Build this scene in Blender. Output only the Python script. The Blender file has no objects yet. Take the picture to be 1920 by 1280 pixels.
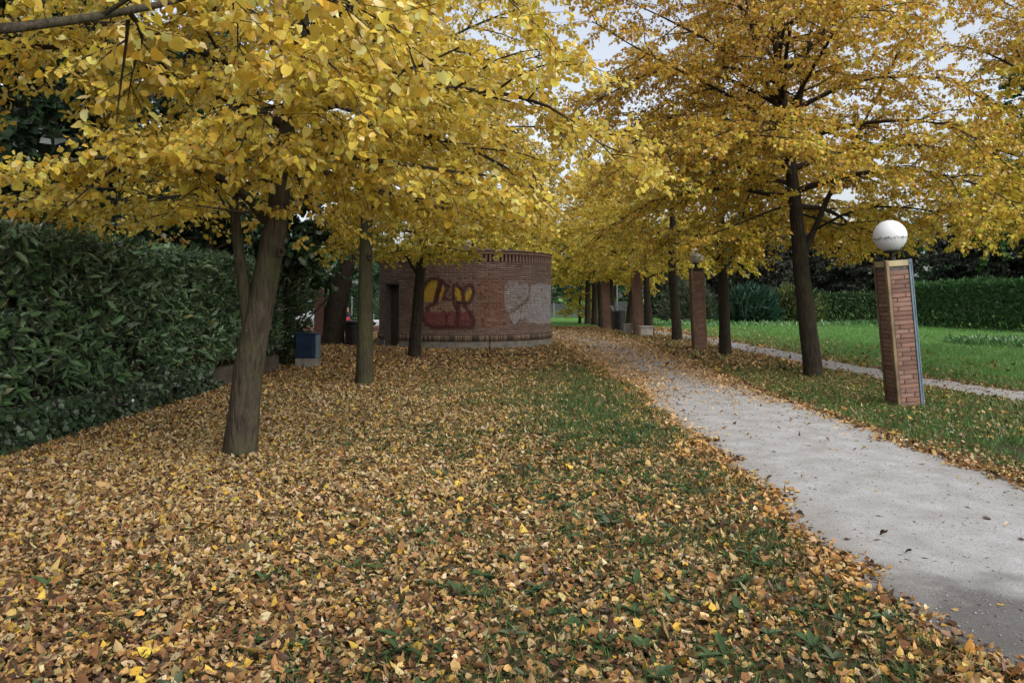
import bpy, math, random
import numpy as np
from mathutils import Vector, Matrix

PI = math.pi
R_ = math.radians
S = bpy.context.scene
C = S.collection

# ------------------------------------------------------------------ camera
FPX, CX, HORIZON, EYE = 1478.0, 960.0, 558.0, 1.6
PITCH = R_(2.5)
PPY = HORIZON - FPX * math.tan(PITCH)
cam_d = bpy.data.cameras.new("camera")
cam = bpy.data.objects.new("camera", cam_d)
C.objects.link(cam)
cam.location = (0, 0, EYE)
cam.rotation_euler = (PI / 2 + PITCH, 0, 0)
cam_d.sensor_width = 36.0
cam_d.lens = FPX / 1920 * 36
cam_d.shift_y = -(640 - PPY) / 1920
cam_d.clip_start = 0.05
cam_d.clip_end = 3000
S.camera = cam

# ------------------------------------------------------------------ light
SUN_EL, SUN_AZ = R_(45), R_(142)
w = bpy.data.worlds.new("World")
S.world = w
w.use_nodes = True
nt = w.node_tree
nt.nodes.clear()
sky = nt.nodes.new("ShaderNodeTexSky")
sky.sky_type = 'NISHITA'
sky.sun_disc = False
sky.sun_elevation = SUN_EL
sky.sun_rotation = SUN_AZ
sky.air_density = 1.0
sky.dust_density = 4.0
hsv = nt.nodes.new("ShaderNodeHueSaturation")
hsv.inputs['Saturation'].default_value = 0.40
bg = nt.nodes.new("ShaderNodeBackground")
bg.inputs['Strength'].default_value = 0.15
wo = nt.nodes.new("ShaderNodeOutputWorld")
nt.links.new(sky.outputs[0], hsv.inputs['Color'])
nt.links.new(hsv.outputs[0], bg.inputs[0])
nt.links.new(bg.outputs[0], wo.inputs[0])
sd = bpy.data.lights.new("sun", 'SUN')
sd.energy = 0.75
sd.angle = R_(95)
sd.color = (1.0, 0.96, 0.9)
sun = bpy.data.objects.new("sun", sd)
C.objects.link(sun)
sv = Vector((math.sin(SUN_AZ) * math.cos(SUN_EL), math.cos(SUN_AZ) * math.cos(SUN_EL), math.sin(SUN_EL)))
sun.rotation_euler = sv.to_track_quat('Z', 'Y').to_euler()
sun.location = (0, -10, 30)
S.view_settings.view_transform = 'Standard'
S.view_settings.look = 'None'
S.view_settings.gamma = 1.0
S.view_settings.use_curve_mapping = False
S.view_settings.exposure = 0.80
S.cycles.max_bounces = 5
S.cycles.diffuse_bounces = 3
S.cycles.glossy_bounces = 2
S.cycles.transmission_bounces = 3
S.cycles.transparent_max_bounces = 4
S.cycles.caustics_reflective = False
S.cycles.caustics_refractive = False
S.cycles.use_denoising = True


# ------------------------------------------------------------------ helpers
def P(px, py, d):
    """the point at depth d (metres along +Y) seen at photo pixel px, py"""
    cp, sp = math.cos(PITCH), math.sin(PITCH)
    v = (PPY - py) / FPX
    dy = cp - sp * v
    dz = sp + cp * v
    k = d / dy
    return Vector(((px - CX) / FPX * k, d, EYE + dz * k))


def G(px, py):
    cp, sp = math.cos(PITCH), math.sin(PITCH)
    v = (PPY - py) / FPX
    dz = sp + cp * v
    k = -EYE / dz
    return Vector(((px - CX) / FPX * k, (cp - sp * v) * k, 0))


def proj(p):
    """numpy points -> photo pixels and distance"""
    p = np.asarray(p, float)
    cp, sp = math.cos(PITCH), math.sin(PITCH)
    x, y, z = p[:, 0], p[:, 1], p[:, 2] - EYE
    f = y * cp + z * sp
    u = -y * sp + z * cp
    f = np.where(f < 0.05, 0.05, f)
    return CX + FPX * x / f, PPY - FPX * u / f, f


def vnoise(x, y, seed=0):
    xi, yi = np.floor(x).astype(np.int64), np.floor(y).astype(np.int64)
    xf, yf = x - xi, y - yi
    xf, yf = xf * xf * (3 - 2 * xf), yf * yf * (3 - 2 * yf)

    def h(a, b):
        n = (a * 374761393 + b * 668265263 + seed * 974634777) & 0xffffffff
        n = ((n ^ (n >> 13)) * 1274126177) & 0xffffffff
        return ((n ^ (n >> 16)) & 0xffff) / 65535.0
    return (h(xi, yi) * (1 - xf) + h(xi + 1, yi) * xf) * (1 - yf) + (h(xi, yi + 1) * (1 - xf) + h(xi + 1, yi + 1) * xf) * yf


def fbm(x, y, seed=0):
    return 0.5 * vnoise(x, y, seed) + 0.3 * vnoise(x * 2.1, y * 2.1, seed + 1) + 0.2 * vnoise(x * 4.3, y * 4.3, seed + 2)


def smooth(a, b, x):
    t = np.clip((x - a) / (b - a), 0, 1)
    return t * t * (3 - 2 * t)


def ground_z(x, y):
    """flat park; the car park behind the low wall lies 0.7 m lower"""
    x, y = np.asarray(x, float), np.asarray(y, float)
    return -0.7 * smooth(36.6, 52, y) * (1 - smooth(-7, 0, x))


def setp(o, label=None, cat=None, group=None, kind=None):
    if label:
        o['label'] = label
    if cat:
        o['category'] = cat
    if group:
        o['group'] = group
    if kind:
        o['kind'] = kind
    return o


def link(name, me, m=None, parent=None, loc=None):
    o = bpy.data.objects.new(name, me)
    C.objects.link(o)
    if m is not None and me is not None and not me.materials:
        me.materials.append(m)
    if parent is not None:
        o.parent = parent
    if loc is not None:
        o.location = loc
    return o


def thing(name, label, cat, loc=(0, 0, 0), rz=0, group=None):
    o = link(name, None, None, None, loc)
    o.rotation_euler = (0, 0, rz)
    o.empty_display_size = 0.2
    return setp(o, label, cat, group)


def tri_mesh(name, V, F, col=None, smooth_shade=False):
    """fast mesh from numpy verts (N,3) and faces (M,k)"""
    V = np.ascontiguousarray(V, np.float32)
    F = np.ascontiguousarray(F, np.int32)
    me = bpy.data.meshes.new(name)
    me.vertices.add(len(V))
    me.vertices.foreach_set('co', V.ravel())
    k = F.shape[1]
    me.loops.add(F.size)
    me.loops.foreach_set('vertex_index', F.ravel())
    me.polygons.add(len(F))
    me.polygons.foreach_set('loop_start', np.arange(0, F.size, k, dtype=np.int32))
    if smooth_shade:
        me.polygons.foreach_set('use_smooth', np.ones(len(F), bool))
    if col is not None:
        a = me.color_attributes.new('Col', 'FLOAT_COLOR', 'POINT')
        c = np.ones((len(V), 4), np.float32)
        c[:, :3] = col
        a.data.foreach_set('color', c.ravel())
    me.update(calc_edges=True)
    return me


class MB:
    """collects boxes, tubes, lathes; build() links them as one mesh"""

    def __init__(self):
        self.v, self.f, self.c = [], [], []

    def add(self, vs, fs):
        n = len(self.v)
        self.v += [tuple(p) for p in vs]
        self.f += [tuple(i + n for i in f) for f in fs]
        return self

    def box(self, c, s, rz=0, rx=0, ry=0, taper=1.0):
        M = Matrix.Translation(c) @ Matrix.Rotation(rz, 4, 'Z') @ Matrix.Rotation(ry, 4, 'Y') @ Matrix.Rotation(rx, 4, 'X')
        vs = []
        for z in (-.5, .5):
            t = taper if z > 0 else 1
            for x, y in ((-.5, -.5), (.5, -.5), (.5, .5), (-.5, .5)):
                vs.append(M @ Vector((x * s[0] * t, y * s[1] * t, z * s[2])))
        return self.add(vs, [(3, 2, 1, 0), (4, 5, 6, 7), (0, 1, 5, 4), (1, 2, 6, 5), (2, 3, 7, 6), (3, 0, 4, 7)])

    def tube(self, pts, rad, n=8, cap=True, wob=None):
        V, F = tube_arrays(np.array([tuple(p) for p in pts], float), np.broadcast_to(np.asarray(rad, float), (len(pts),)), n, wob)
        b = len(V)
        fs = [tuple(f) for f in F]
        if cap:
            fs += [tuple(range(n - 1, -1, -1)), tuple(range(b - n, b))]
        return self.add(V, fs)

    def lathe(self, prof, n=24, c=(0, 0, 0), axis='Z'):
        vs, fs = [], []
        for r, z in prof:
            for i in range(n):
                a = 2 * PI * i / n
                if axis == 'Z':
                    vs.append((c[0] + r * math.cos(a), c[1] + r * math.sin(a), c[2] + z))
                elif axis == 'Y':
                    vs.append((c[0] + r * math.cos(a), c[1] + z, c[2] + r * math.sin(a)))
                else:
                    vs.append((c[0] + z, c[1] + r * math.cos(a), c[2] + r * math.sin(a)))
        for j in range(len(prof) - 1):
            for i in range(n):
                k = (i + 1) % n
                fs.append((j * n + i, j * n + k, (j + 1) * n + k, (j + 1) * n + i))
        if prof[0][0] > 1e-4:
            fs.append(tuple(range(n - 1, -1, -1)))
        if prof[-1][0] > 1e-4:
            fs.append(tuple(range((len(prof) - 1) * n, len(prof) * n)))
        return self.add(vs, fs)

    def torus(self, c, R, r, n=24, m=6, M=None):
        vs, fs = [], []
        for i in range(n):
            a = 2 * PI * i / n
            for j in range(m):
                b = 2 * PI * j / m
                p = Vector(((R + r * math.cos(b)) * math.cos(a), r * math.sin(b), (R + r * math.cos(b)) * math.sin(a)))
                vs.append(Vector(c) + ((M @ p) if M else p))
        for i in range(n):
            for j in range(m):
                fs.append((i * m + j, i * m + (j + 1) % m, ((i + 1) % n) * m + (j + 1) % m, ((i + 1) % n) * m + j))
        return self.add(vs, fs)

    def prism(self, poly, y0, y1):
        """polygon in x,z extruded along y"""
        n = len(poly)
        vs = [(x, y0, z) for x, z in poly] + [(x, y1, z) for x, z in poly]
        fs = [tuple(range(n)), tuple(range(2 * n - 1, n - 1, -1))]
        fs += [(i, i + n, (i + 1) % n + n, (i + 1) % n) for i in range(n)]
        return self.add(vs, fs)

    def mesh(self, name, sm=False):
        me = bpy.data.meshes.new(name)
        me.from_pydata(self.v, [], self.f)
        if sm:
            me.polygons.foreach_set('use_smooth', np.ones(len(me.polygons), bool))
        me.update()
        return me

    def build(self, name, m, parent=None, sm=False, loc=None, bevel=0):
        o = link(name, self.mesh(name, sm), m, parent, loc)
        if bevel:
            b = o.modifiers.new('bevel', 'BEVEL')
            b.width = bevel
            b.segments = 2
            b.limit_method = 'ANGLE'
        return o


def tube_arrays(pts, rad, n, wob=None):
    k = len(pts)
    t = np.gradient(pts, axis=0)
    t /= np.linalg.norm(t, axis=1)[:, None] + 1e-9
    ref = np.array([0, 0, 1.0]) if abs(t[:, 2]).mean() < 0.8 else np.array([1.0, 0, 0])
    a = np.cross(t, ref)
    a /= np.linalg.norm(a, axis=1)[:, None] + 1e-9
    b = np.cross(t, a)
    ang = np.arange(n) * 2 * PI / n
    rr = np.repeat(rad[:, None], n, 1)
    if wob is not None:
        rr = rr * wob
    V = pts[:, None, :] + rr[:, :, None] * (np.cos(ang)[None, :, None] * a[:, None, :] + np.sin(ang)[None, :, None] * b[:, None, :])
    i = np.arange(k - 1)[:, None] * n
    j = np.arange(n)[None, :]
    j2 = (j + 1) % n
    F = np.stack([i + j, i + j2, i + n + j2, i + n + j], -1).reshape(-1, 4)
    return V.reshape(-1, 3), F


class TubeSet:
    def __init__(self):
        self.V, self.F, self.n = [], [], 0

    def add(self, pts, rad, n, wob=None):
        V, F = tube_arrays(np.asarray(pts, float), np.asarray(rad, float), n, wob)
        self.V.append(V)
        self.F.append(F + self.n)
        self.n += len(V)

    def twigs(self, a, b, r):
        """many straight three-sided twigs at once"""
        N = len(a)
        if not N:
            return
        t = b - a
        t = t / (np.linalg.norm(t, axis=1)[:, None] + 1e-9)
        u = np.cross(t, np.array([0.3, 0.2, 0.93]))
        u /= np.linalg.norm(u, axis=1)[:, None] + 1e-9
        v = np.cross(t, u)
        ring = []
        for s, p in ((r, a), (r * 0.45, b)):
            for k in range(3):
                c = 2 * PI * k / 3
                ring.append(p + s * (math.cos(c) * u + math.sin(c) * v))
        V = np.stack(ring, 1).reshape(-1, 3)
        base = np.arange(N)[:, None, None] * 6
        F = base + np.array([[0, 1, 4, 3], [1, 2, 5, 4], [2, 0, 3, 5]])[None]
        self.V.append(V)
        self.F.append(F.reshape(-1, 4) + self.n)
        self.n += len(V)

    def mesh(self, name, off=(0, 0, 0)):
        return tri_mesh(name, np.concatenate(self.V) - np.array(off, float), np.concatenate(self.F), smooth_shade=True)


# leaf outlines: x across, y from stalk to tip
HEART = (np.array([[0, .10], [0, .52], [0, 1.0], [-.25, 0], [-.50, .30], [-.34, .70], [.25, 0], [.50, .30], [.34, .70]]),
         np.array([[0, 3, 4], [0, 4, 1], [1, 4, 5], [1, 5, 2], [0, 7, 6], [0, 1, 7], [1, 8, 7], [1, 2, 8]]))
MID = (np.array([[0, .06], [-.48, .22], [-.36, .68], [0, 1.0], [.36, .68], [.48, .22]]),
       np.array([[0, 2, 1], [0, 3, 2], [0, 4, 3], [0, 5, 4]]))
LOW = (np.array([[0, 0], [-.48, .36], [0, 1.0], [.48, .36]]), np.array([[0, 2, 1], [0, 3, 2]]))
LAUREL = (np.array([[0, 0], [-.17, .28], [-.18, .62], [0, 1.0], [.18, .62], [.17, .28]]),
          np.array([[0, 2, 1], [0, 3, 2], [0, 4, 3], [0, 5, 4]]))
BLADE = (np.array([[-.05, 0], [.05, 0], [.035, .55], [-.035, .55], [0, 1.0]]), np.array([[0, 1, 2], [0, 2, 3], [3, 2, 4]]))
BLADE1 = (np.array([[-.06, 0], [.06, 0], [0, 1.0]]), np.array([[0, 1, 2]]))


def unit(v):
    return v / (np.linalg.norm(v, axis=-1, keepdims=True) + 1e-9)


def leaf_arrays(pos, tip, nrm, size, tmpl, fold=0.15, curl=0.1, rng=None, bend=None):
    T, F = tmpl
    N, k = len(pos), len(T)
    t = unit(tip)
    n = unit(nrm - t * (nrm * t).sum(1, keepdims=True))
    b = np.cross(t, n)
    fold = np.broadcast_to(np.asarray(fold, float), (N,))[:, None]
    curl = np.broadcast_to(np.asarray(curl, float), (N,))[:, None]
    x, y = T[None, :, 0], T[None, :, 1]
    z = fold * np.abs(x) - curl * (y ** 2)
    xs = x * (1 - 0.35 * np.abs(fold))
    if bend is not None:
        z = z + bend[:, None] * x * (1.2 * y - 0.2)
    s = np.broadcast_to(np.asarray(size, float), (N,))[:, None, None]
    V = pos[:, None, :] + s * (xs[..., None] * b[:, None, :] + y[..., None] * t[:, None, :] + z[..., None] * n[:, None, :])
    FF = (np.arange(N)[:, None, None] * k + F[None]).reshape(-1, F.shape[1])
    return V.reshape(-1, 3), FF, k


def leaf_mesh(name, pos, tip, nrm, size, tmpl, col, off=(0, 0, 0), **kw):
    V, F, k = leaf_arrays(pos, tip, nrm, size, tmpl, **kw)
    return tri_mesh(name, V - np.array(off, float), F, np.repeat(col, k, 0))


def palette(rng, n, cols, wts, jit=0.12):
    cols = np.array(cols)
    i = rng.choice(len(cols), n, p=np.array(wts) / sum(wts))
    c = cols[i] * (1 + jit * rng.standard_normal((n, 1))) * (1 + 0.05 * rng.standard_normal((n, 3)))
    return np.clip(c, 0.004, 0.9)


# ------------------------------------------------------------------ materials
def newmat(name):
    m = bpy.data.materials.new(name)
    m.use_nodes = True
    t = m.node_tree
    t.nodes.clear()
    out = t.nodes.new('ShaderNodeOutputMaterial')
    return m, t, out


def nd(t, kind, **kw):
    n = t.nodes.new(kind)
    for k, v in kw.items():
        if k in n.inputs:
            n.inputs[k].default_value = v
        else:
            setattr(n, k, v)
    return n


def ramp(t, fac, stops):
    r = t.nodes.new('ShaderNodeValToRGB')
    el = r.color_ramp.elements
    while len(el) < len(stops):
        el.new(0.5)
    for e, (p, c) in zip(el, stops):
        e.position = p
        e.color = (*c, 1) if len(c) == 3 else c
    t.links.new(fac, r.inputs[0])
    return r.outputs[0]


def mixc(t, fac, a, b, mode='MIX'):
    m = t.nodes.new('ShaderNodeMix')
    m.data_type = 'RGBA'
    m.blend_type = mode
    for s, v in ((0, fac), (6, a), (7, b)):
        if hasattr(v, 'links'):
            t.links.new(v, m.inputs[s])
        else:
            m.inputs[s].default_value = v if s == 0 else (*v, 1)
    return m.outputs[2]


def noise(t, scale, detail=4, vec=None, rough=0.55):
    n = nd(t, 'ShaderNodeTexNoise', Scale=scale, Detail=detail, Roughness=rough)
    if vec is not None:
        t.links.new(vec, n.inputs['Vector'])
    return n.outputs['Fac']


def objco(t, scale=(1, 1, 1)):
    c = t.nodes.new('ShaderNodeTexCoord')
    if scale == (1, 1, 1):
        return c.outputs['Object']
    m = t.nodes.new('ShaderNodeMapping')
    m.inputs['Scale'].default_value = scale
    t.links.new(c.outputs['Object'], m.inputs[0])
    return m.outputs[0]


def worldpos(t):
    return t.nodes.new('ShaderNodeNewGeometry').outputs['Position']


def bump(t, h, strength=0.4, dist=0.01):
    b = nd(t, 'ShaderNodeBump', Strength=strength, Distance=dist)
    t.links.new(h, b.inputs['Height'])
    return b.outputs[0]


def pbr(name, ca, cb, scale=8, rough=0.8, metal=0.0, bs=0.3, bd=0.01, vscale=(1, 1, 1), spec=0.3, detail=5):
    m, t, out = newmat(name)
    v = objco(t, vscale)
    f = noise(t, scale, detail, v)
    p = nd(t, 'ShaderNodeBsdfPrincipled', Roughness=rough, Metallic=metal)
    p.inputs['Specular IOR Level'].default_value = spec
    t.links.new(ramp(t, f, [(0.3, ca), (0.7, cb)]), p.inputs['Base Color'])
    if bs:
        t.links.new(bump(t, noise(t, scale * 4, 4, v), bs, bd), p.inputs['Normal'])
    t.links.new(p.outputs[0], out.inputs[0])
    return m


def leafmat(name, trans=0.35, gloss=0.0, grough=0.35, hue_noise=0.25, spots=0.0):
    m, t, out = newmat(name)
    a = nd(t, 'ShaderNodeAttribute', attribute_name='Col')
    f = noise(t, 40, 3, objco(t))
    k = ramp(t, f, [(0.25, (1 - hue_noise,) * 3), (0.75, (1 + 0 * hue_noise,) * 3)])
    c = mixc(t, 1.0, a.outputs['Color'], k, 'MULTIPLY')
    if spots:
        sp = ramp(t, noise(t, 95, 3, objco(t)), [(0.60, (0, 0, 0)), (0.70, (spots,) * 3)])
        c = mixc(t, sp, c, (0.20, 0.10, 0.03))
    d = nd(t, 'ShaderNodeBsdfDiffuse')
    tr = nd(t, 'ShaderNodeBsdfTranslucent')
    t.links.new(c, d.inputs[0])
    t.links.new(c, tr.inputs[0])
    mx = nd(t, 'ShaderNodeMixShader')
    mx.inputs[0].default_value = trans
    t.links.new(d.outputs[0], mx.inputs[1])
    t.links.new(tr.outputs[0], mx.inputs[2])
    res = mx.outputs[0]
    if gloss:
        g = nd(t, 'ShaderNodeBsdfGlossy', Roughness=grough)
        g.inputs[0].default_value = (1, 1, 1, 1)
        fr = nd(t, 'ShaderNodeFresnel', IOR=1.45)
        mm = nd(t, 'ShaderNodeMath', operation='MULTIPLY')
        mm.inputs[1].default_value = gloss
        t.links.new(fr.outputs[0], mm.inputs[0])
        m2 = nd(t, 'ShaderNodeMixShader')
        t.links.new(mm.outputs[0], m2.inputs[0])
        t.links.new(res, m2.inputs[1])
        t.links.new(g.outputs[0], m2.inputs[2])
        res = m2.outputs[0]
    t.links.new(res, out.inputs[0])
    return m


def vcolmat(name, rough=0.85, bs=0.5, bd=0.004, nscale=60, var=0.35):
    m, t, out = newmat(name)
    a = nd(t, 'ShaderNodeAttribute', attribute_name='Col')
    v = objco(t)
    k = ramp(t, noise(t, nscale * 0.4, 4, v), [(0.25, (1 - var,) * 3), (0.75, (1 + var * 0.3,) * 3)])
    p = nd(t, 'ShaderNodeBsdfPrincipled', Roughness=rough)
    p.inputs['Specular IOR Level'].default_value = 0.2
    t.links.new(mixc(t, 1.0, a.outputs['Color'], k, 'MULTIPLY'), p.inputs['Base Color'])
    t.links.new(bump(t, noise(t, nscale, 4, v), bs, bd), p.inputs['Normal'])
    t.links.new(p.outputs[0], out.inputs[0])
    return m


def barkmat(name, ca, cb, green=0.0):
    m, t, out = newmat(name)
    v = objco(t, (1, 1, 0.13))
    f1 = noise(t, 34, 6, v, 0.65)
    f2 = noise(t, 5, 4, objco(t))
    c = ramp(t, f1, [(0.32, ca), (0.68, cb)])
    c = mixc(t, 1.0, c, ramp(t, f2, [(0.3, (0.7, 0.7, 0.7)), (0.7, (1.15, 1.12, 1.08))]), 'MULTIPLY')
    if green:
        gm = ramp(t, noise(t, 3.1, 3, objco(t)), [(0.45, (0, 0, 0)), (0.7, (green,) * 3)])
        c = mixc(t, gm, c, (0.07, 0.085, 0.03))
    # pale lichen specks
    sp = ramp(t, noise(t, 45, 2, objco(t)), [(0.70, (0, 0, 0)), (0.74, (0.55,) * 3)])
    c = mixc(t, sp, c, (0.26, 0.25, 0.2))
    p = nd(t, 'ShaderNodeBsdfPrincipled', Roughness=0.9)
    p.inputs['Specular IOR Level'].default_value = 0.15
    t.links.new(c, p.inputs['Base Color'])
    t.links.new(bump(t, f1, 1.0, 0.045), p.inputs['Normal'])
    t.links.new(p.outputs[0], out.inputs[0])
    return m


M_LIME = leafmat('yellow_linden_leaf', 0.5, 0.15, 0.5, 0.2, 0.6)
M_GREENLEAF = leafmat('dark_green_leaf', 0.22, 1.0, 0.33, 0.3)
M_FAR = leafmat('far_green_leaf', 0.25, 0.15, 0.5)
M_LITTER = leafmat('dry_fallen_leaf', 0.15, 0.06, 0.6, 0.35, 0.75)
M_GRASS = leafmat('grass_blade', 0.3, 0.15, 0.4, 0.15)
M_BARK = barkmat('linden_bark', (0.035, 0.029, 0.022), (0.135, 0.112, 0.086), 0.5)
M_BARK2 = barkmat('smooth_green_bark', (0.045, 0.04, 0.025), (0.095, 0.083, 0.052), 0.7)
M_BARKD = barkmat('dark_bark', (0.018, 0.014, 0.011), (0.06, 0.048, 0.038), 0.2)
M_TWIG = pbr('dark_twig', (0.02, 0.014, 0.01), (0.05, 0.036, 0.025), 12, 0.85, bs=0.4)
M_BRICK = vcolmat('brick', 0.88)
M_PBRICK = pbr('pillar_brick', (0.14, 0.078, 0.058), (0.23, 0.13, 0.098), 3.1, 0.85, bs=0.7, bd=0.006, detail=8)
M_MORTAR = pbr('mortar', (0.06, 0.05, 0.045), (0.13, 0.115, 0.10), 18, 0.95, bs=0.6)
M_MORTAR2 = pbr('pale_mortar', (0.14, 0.11, 0.095), (0.22, 0.18, 0.155), 18, 0.95, bs=0.6)
M_WALL = pbr('mossy_dark_concrete', (0.035, 0.032, 0.024), (0.10, 0.088, 0.068), 4, 0.95, bs=0.6, detail=9)
M_CONC = pbr('concrete', (0.13, 0.12, 0.10), (0.26, 0.245, 0.215), 5, 0.9, bs=0.5, detail=8)
M_CONCL = pbr('pale_concrete', (0.25, 0.235, 0.20), (0.42, 0.39, 0.34), 5, 0.9, bs=0.5, detail=8)
M_GOLD = pbr('brass_brown_paint', (0.09, 0.06, 0.04), (0.27, 0.20, 0.11), 2.5, 0.55, 0.25, bs=0.2, detail=8)
M_CAPY = pbr('yellowed_cap_paint', (0.27, 0.23, 0.13), (0.42, 0.36, 0.21), 5, 0.6, 0.0, bs=0.1)
M_BLUE = pbr('blue_grey_paint', (0.07, 0.12, 0.17), (0.17, 0.225, 0.255), 3, 0.5, 0.2, bs=0.15, detail=8)
M_DARK = pbr('dark_metal', (0.012, 0.012, 0.012), (0.03, 0.03, 0.03), 9, 0.5, 0.3, bs=0.1)
M_GREYMET = pbr('grey_metal', (0.16, 0.17, 0.17), (0.28, 0.29, 0.29), 6, 0.45, 0.6, bs=0.1)
M_CAB = pbr('dark_blue_cabinet', (0.008, 0.018, 0.045), (0.016, 0.035, 0.075), 3, 0.5, 0, bs=0.1)
M_ROOF = pbr('roof_tile', (0.05, 0.03, 0.022), (0.10, 0.058, 0.042), 6, 0.9, bs=0.5)
M_RUST = pbr('rusted_iron', (0.02, 0.014, 0.01), (0.07, 0.04, 0.025), 14, 0.8, 0.3, bs=0.4)
M_DOOR = pbr('brown_door', (0.045, 0.032, 0.022), (0.085, 0.06, 0.042), 4, 0.7, 0, bs=0.15, vscale=(1, 1, 0.2))
M_TYRE = pbr('tyre_rubber', (0.012, 0.012, 0.012), (0.025, 0.025, 0.025), 20, 0.8, bs=0.1)
M_CARW = pbr('white_car_paint', (0.55, 0.56, 0.57), (0.62, 0.63, 0.64), 2, 0.25, 0.0, bs=0, spec=0.5)
M_CARS = pbr('silver_car_paint', (0.30, 0.32, 0.34), (0.36, 0.38, 0.40), 2, 0.3, 0.4, bs=0, spec=0.5)
M_GLASS = pbr('car_window', (0.01, 0.013, 0.016), (0.02, 0.024, 0.028), 2, 0.06, 0.0, bs=0, spec=0.6)
M_LAMPW = pbr('headlight_lens', (0.6, 0.62, 0.65), (0.7, 0.72, 0.75), 2, 0.1, 0.0, bs=0, spec=0.6)
M_SKIN = pbr('skin', (0.42, 0.25, 0.17), (0.48, 0.29, 0.2), 6, 0.6, bs=0)
M_HAIR = pbr('dark_hair', (0.012, 0.01, 0.008), (0.03, 0.022, 0.018), 30, 0.6, bs=0.2)
M_JACKET = pbr('dark_jacket', (0.012, 0.013, 0.02), (0.03, 0.03, 0.045), 8, 0.85, bs=0.3)
M_JEANS = pbr('dark_trousers', (0.02, 0.025, 0.04), (0.04, 0.05, 0.075), 8, 0.9, bs=0.3)
M_RED = pbr('red_cloth', (0.4, 0.06, 0.07), (0.5, 0.1, 0.1), 8, 0.8, bs=0.2)
M_SHOE = pbr('white_shoe', (0.6, 0.6, 0.6), (0.75, 0.75, 0.75), 8, 0.6, bs=0)
M_ASPH = pbr('pale_asphalt', (0.20, 0.205, 0.19), (0.31, 0.315, 0.295), 1.3, 0.95, bs=0.4, detail=10)


def globemat():
    m, t, out = newmat('opal_globe')
    v = objco(t)
    sep = nd(t, 'ShaderNodeSeparateXYZ')
    t.links.new(v, sep.inputs[0])
    # a tide line of dirt below the middle with streaks beneath
    nz = noise(t, 26, 4, objco(t, (1, 1, 0.25)))
    ad = nd(t, 'ShaderNodeMath', operation='MULTIPLY_ADD')
    t.links.new(nz, ad.inputs[0])
    ad.inputs[1].default_value = -0.10
    t.links.new(sep.outputs[2], ad.inputs[2])
    band = ramp(t, ad.outputs[0], [(0.0, (0, 0, 0)), (1.0, (1, 1, 1))])
    mr = nd(t, 'ShaderNodeMapRange')
    mr.inputs[1].default_value = -0.20
    mr.inputs[2].default_value = 0.0
    t.links.new(ad.outputs[0], mr.inputs[0])
    dirt = ramp(t, mr.outputs[0], [(0.0, (0.10,) * 3), (0.40, (0.30,) * 3), (0.60, (0.95,) * 3), (0.66, (0.0,) * 3), (1, (0,) * 3)])
    spk = ramp(t, noise(t, 40, 3, objco(t, (1, 1, 0.4))), [(0.42, (0.25,) * 3), (0.56, (1,) * 3)])
    dm = mixc(t, 1.0, dirt, spk, 'MULTIPLY')
    base = ramp(t, noise(t, 3, 3, v), [(0.3, (0.60, 0.62, 0.65)), (0.7, (0.66, 0.68, 0.70))])
    c = mixc(t, dm, base, (0.10, 0.10, 0.09))
    p = nd(t, 'ShaderNodeBsdfPrincipled', Roughness=0.6)
    p.inputs['Specular IOR Level'].default_value = 0.2
    p.inputs['Subsurface Weight'].default_value = 0.0
    t.links.new(c, p.inputs['Base Color'])
    t.links.new(p.outputs[0], out.inputs[0])
    return m


M_GLOBE = globemat()


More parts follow.
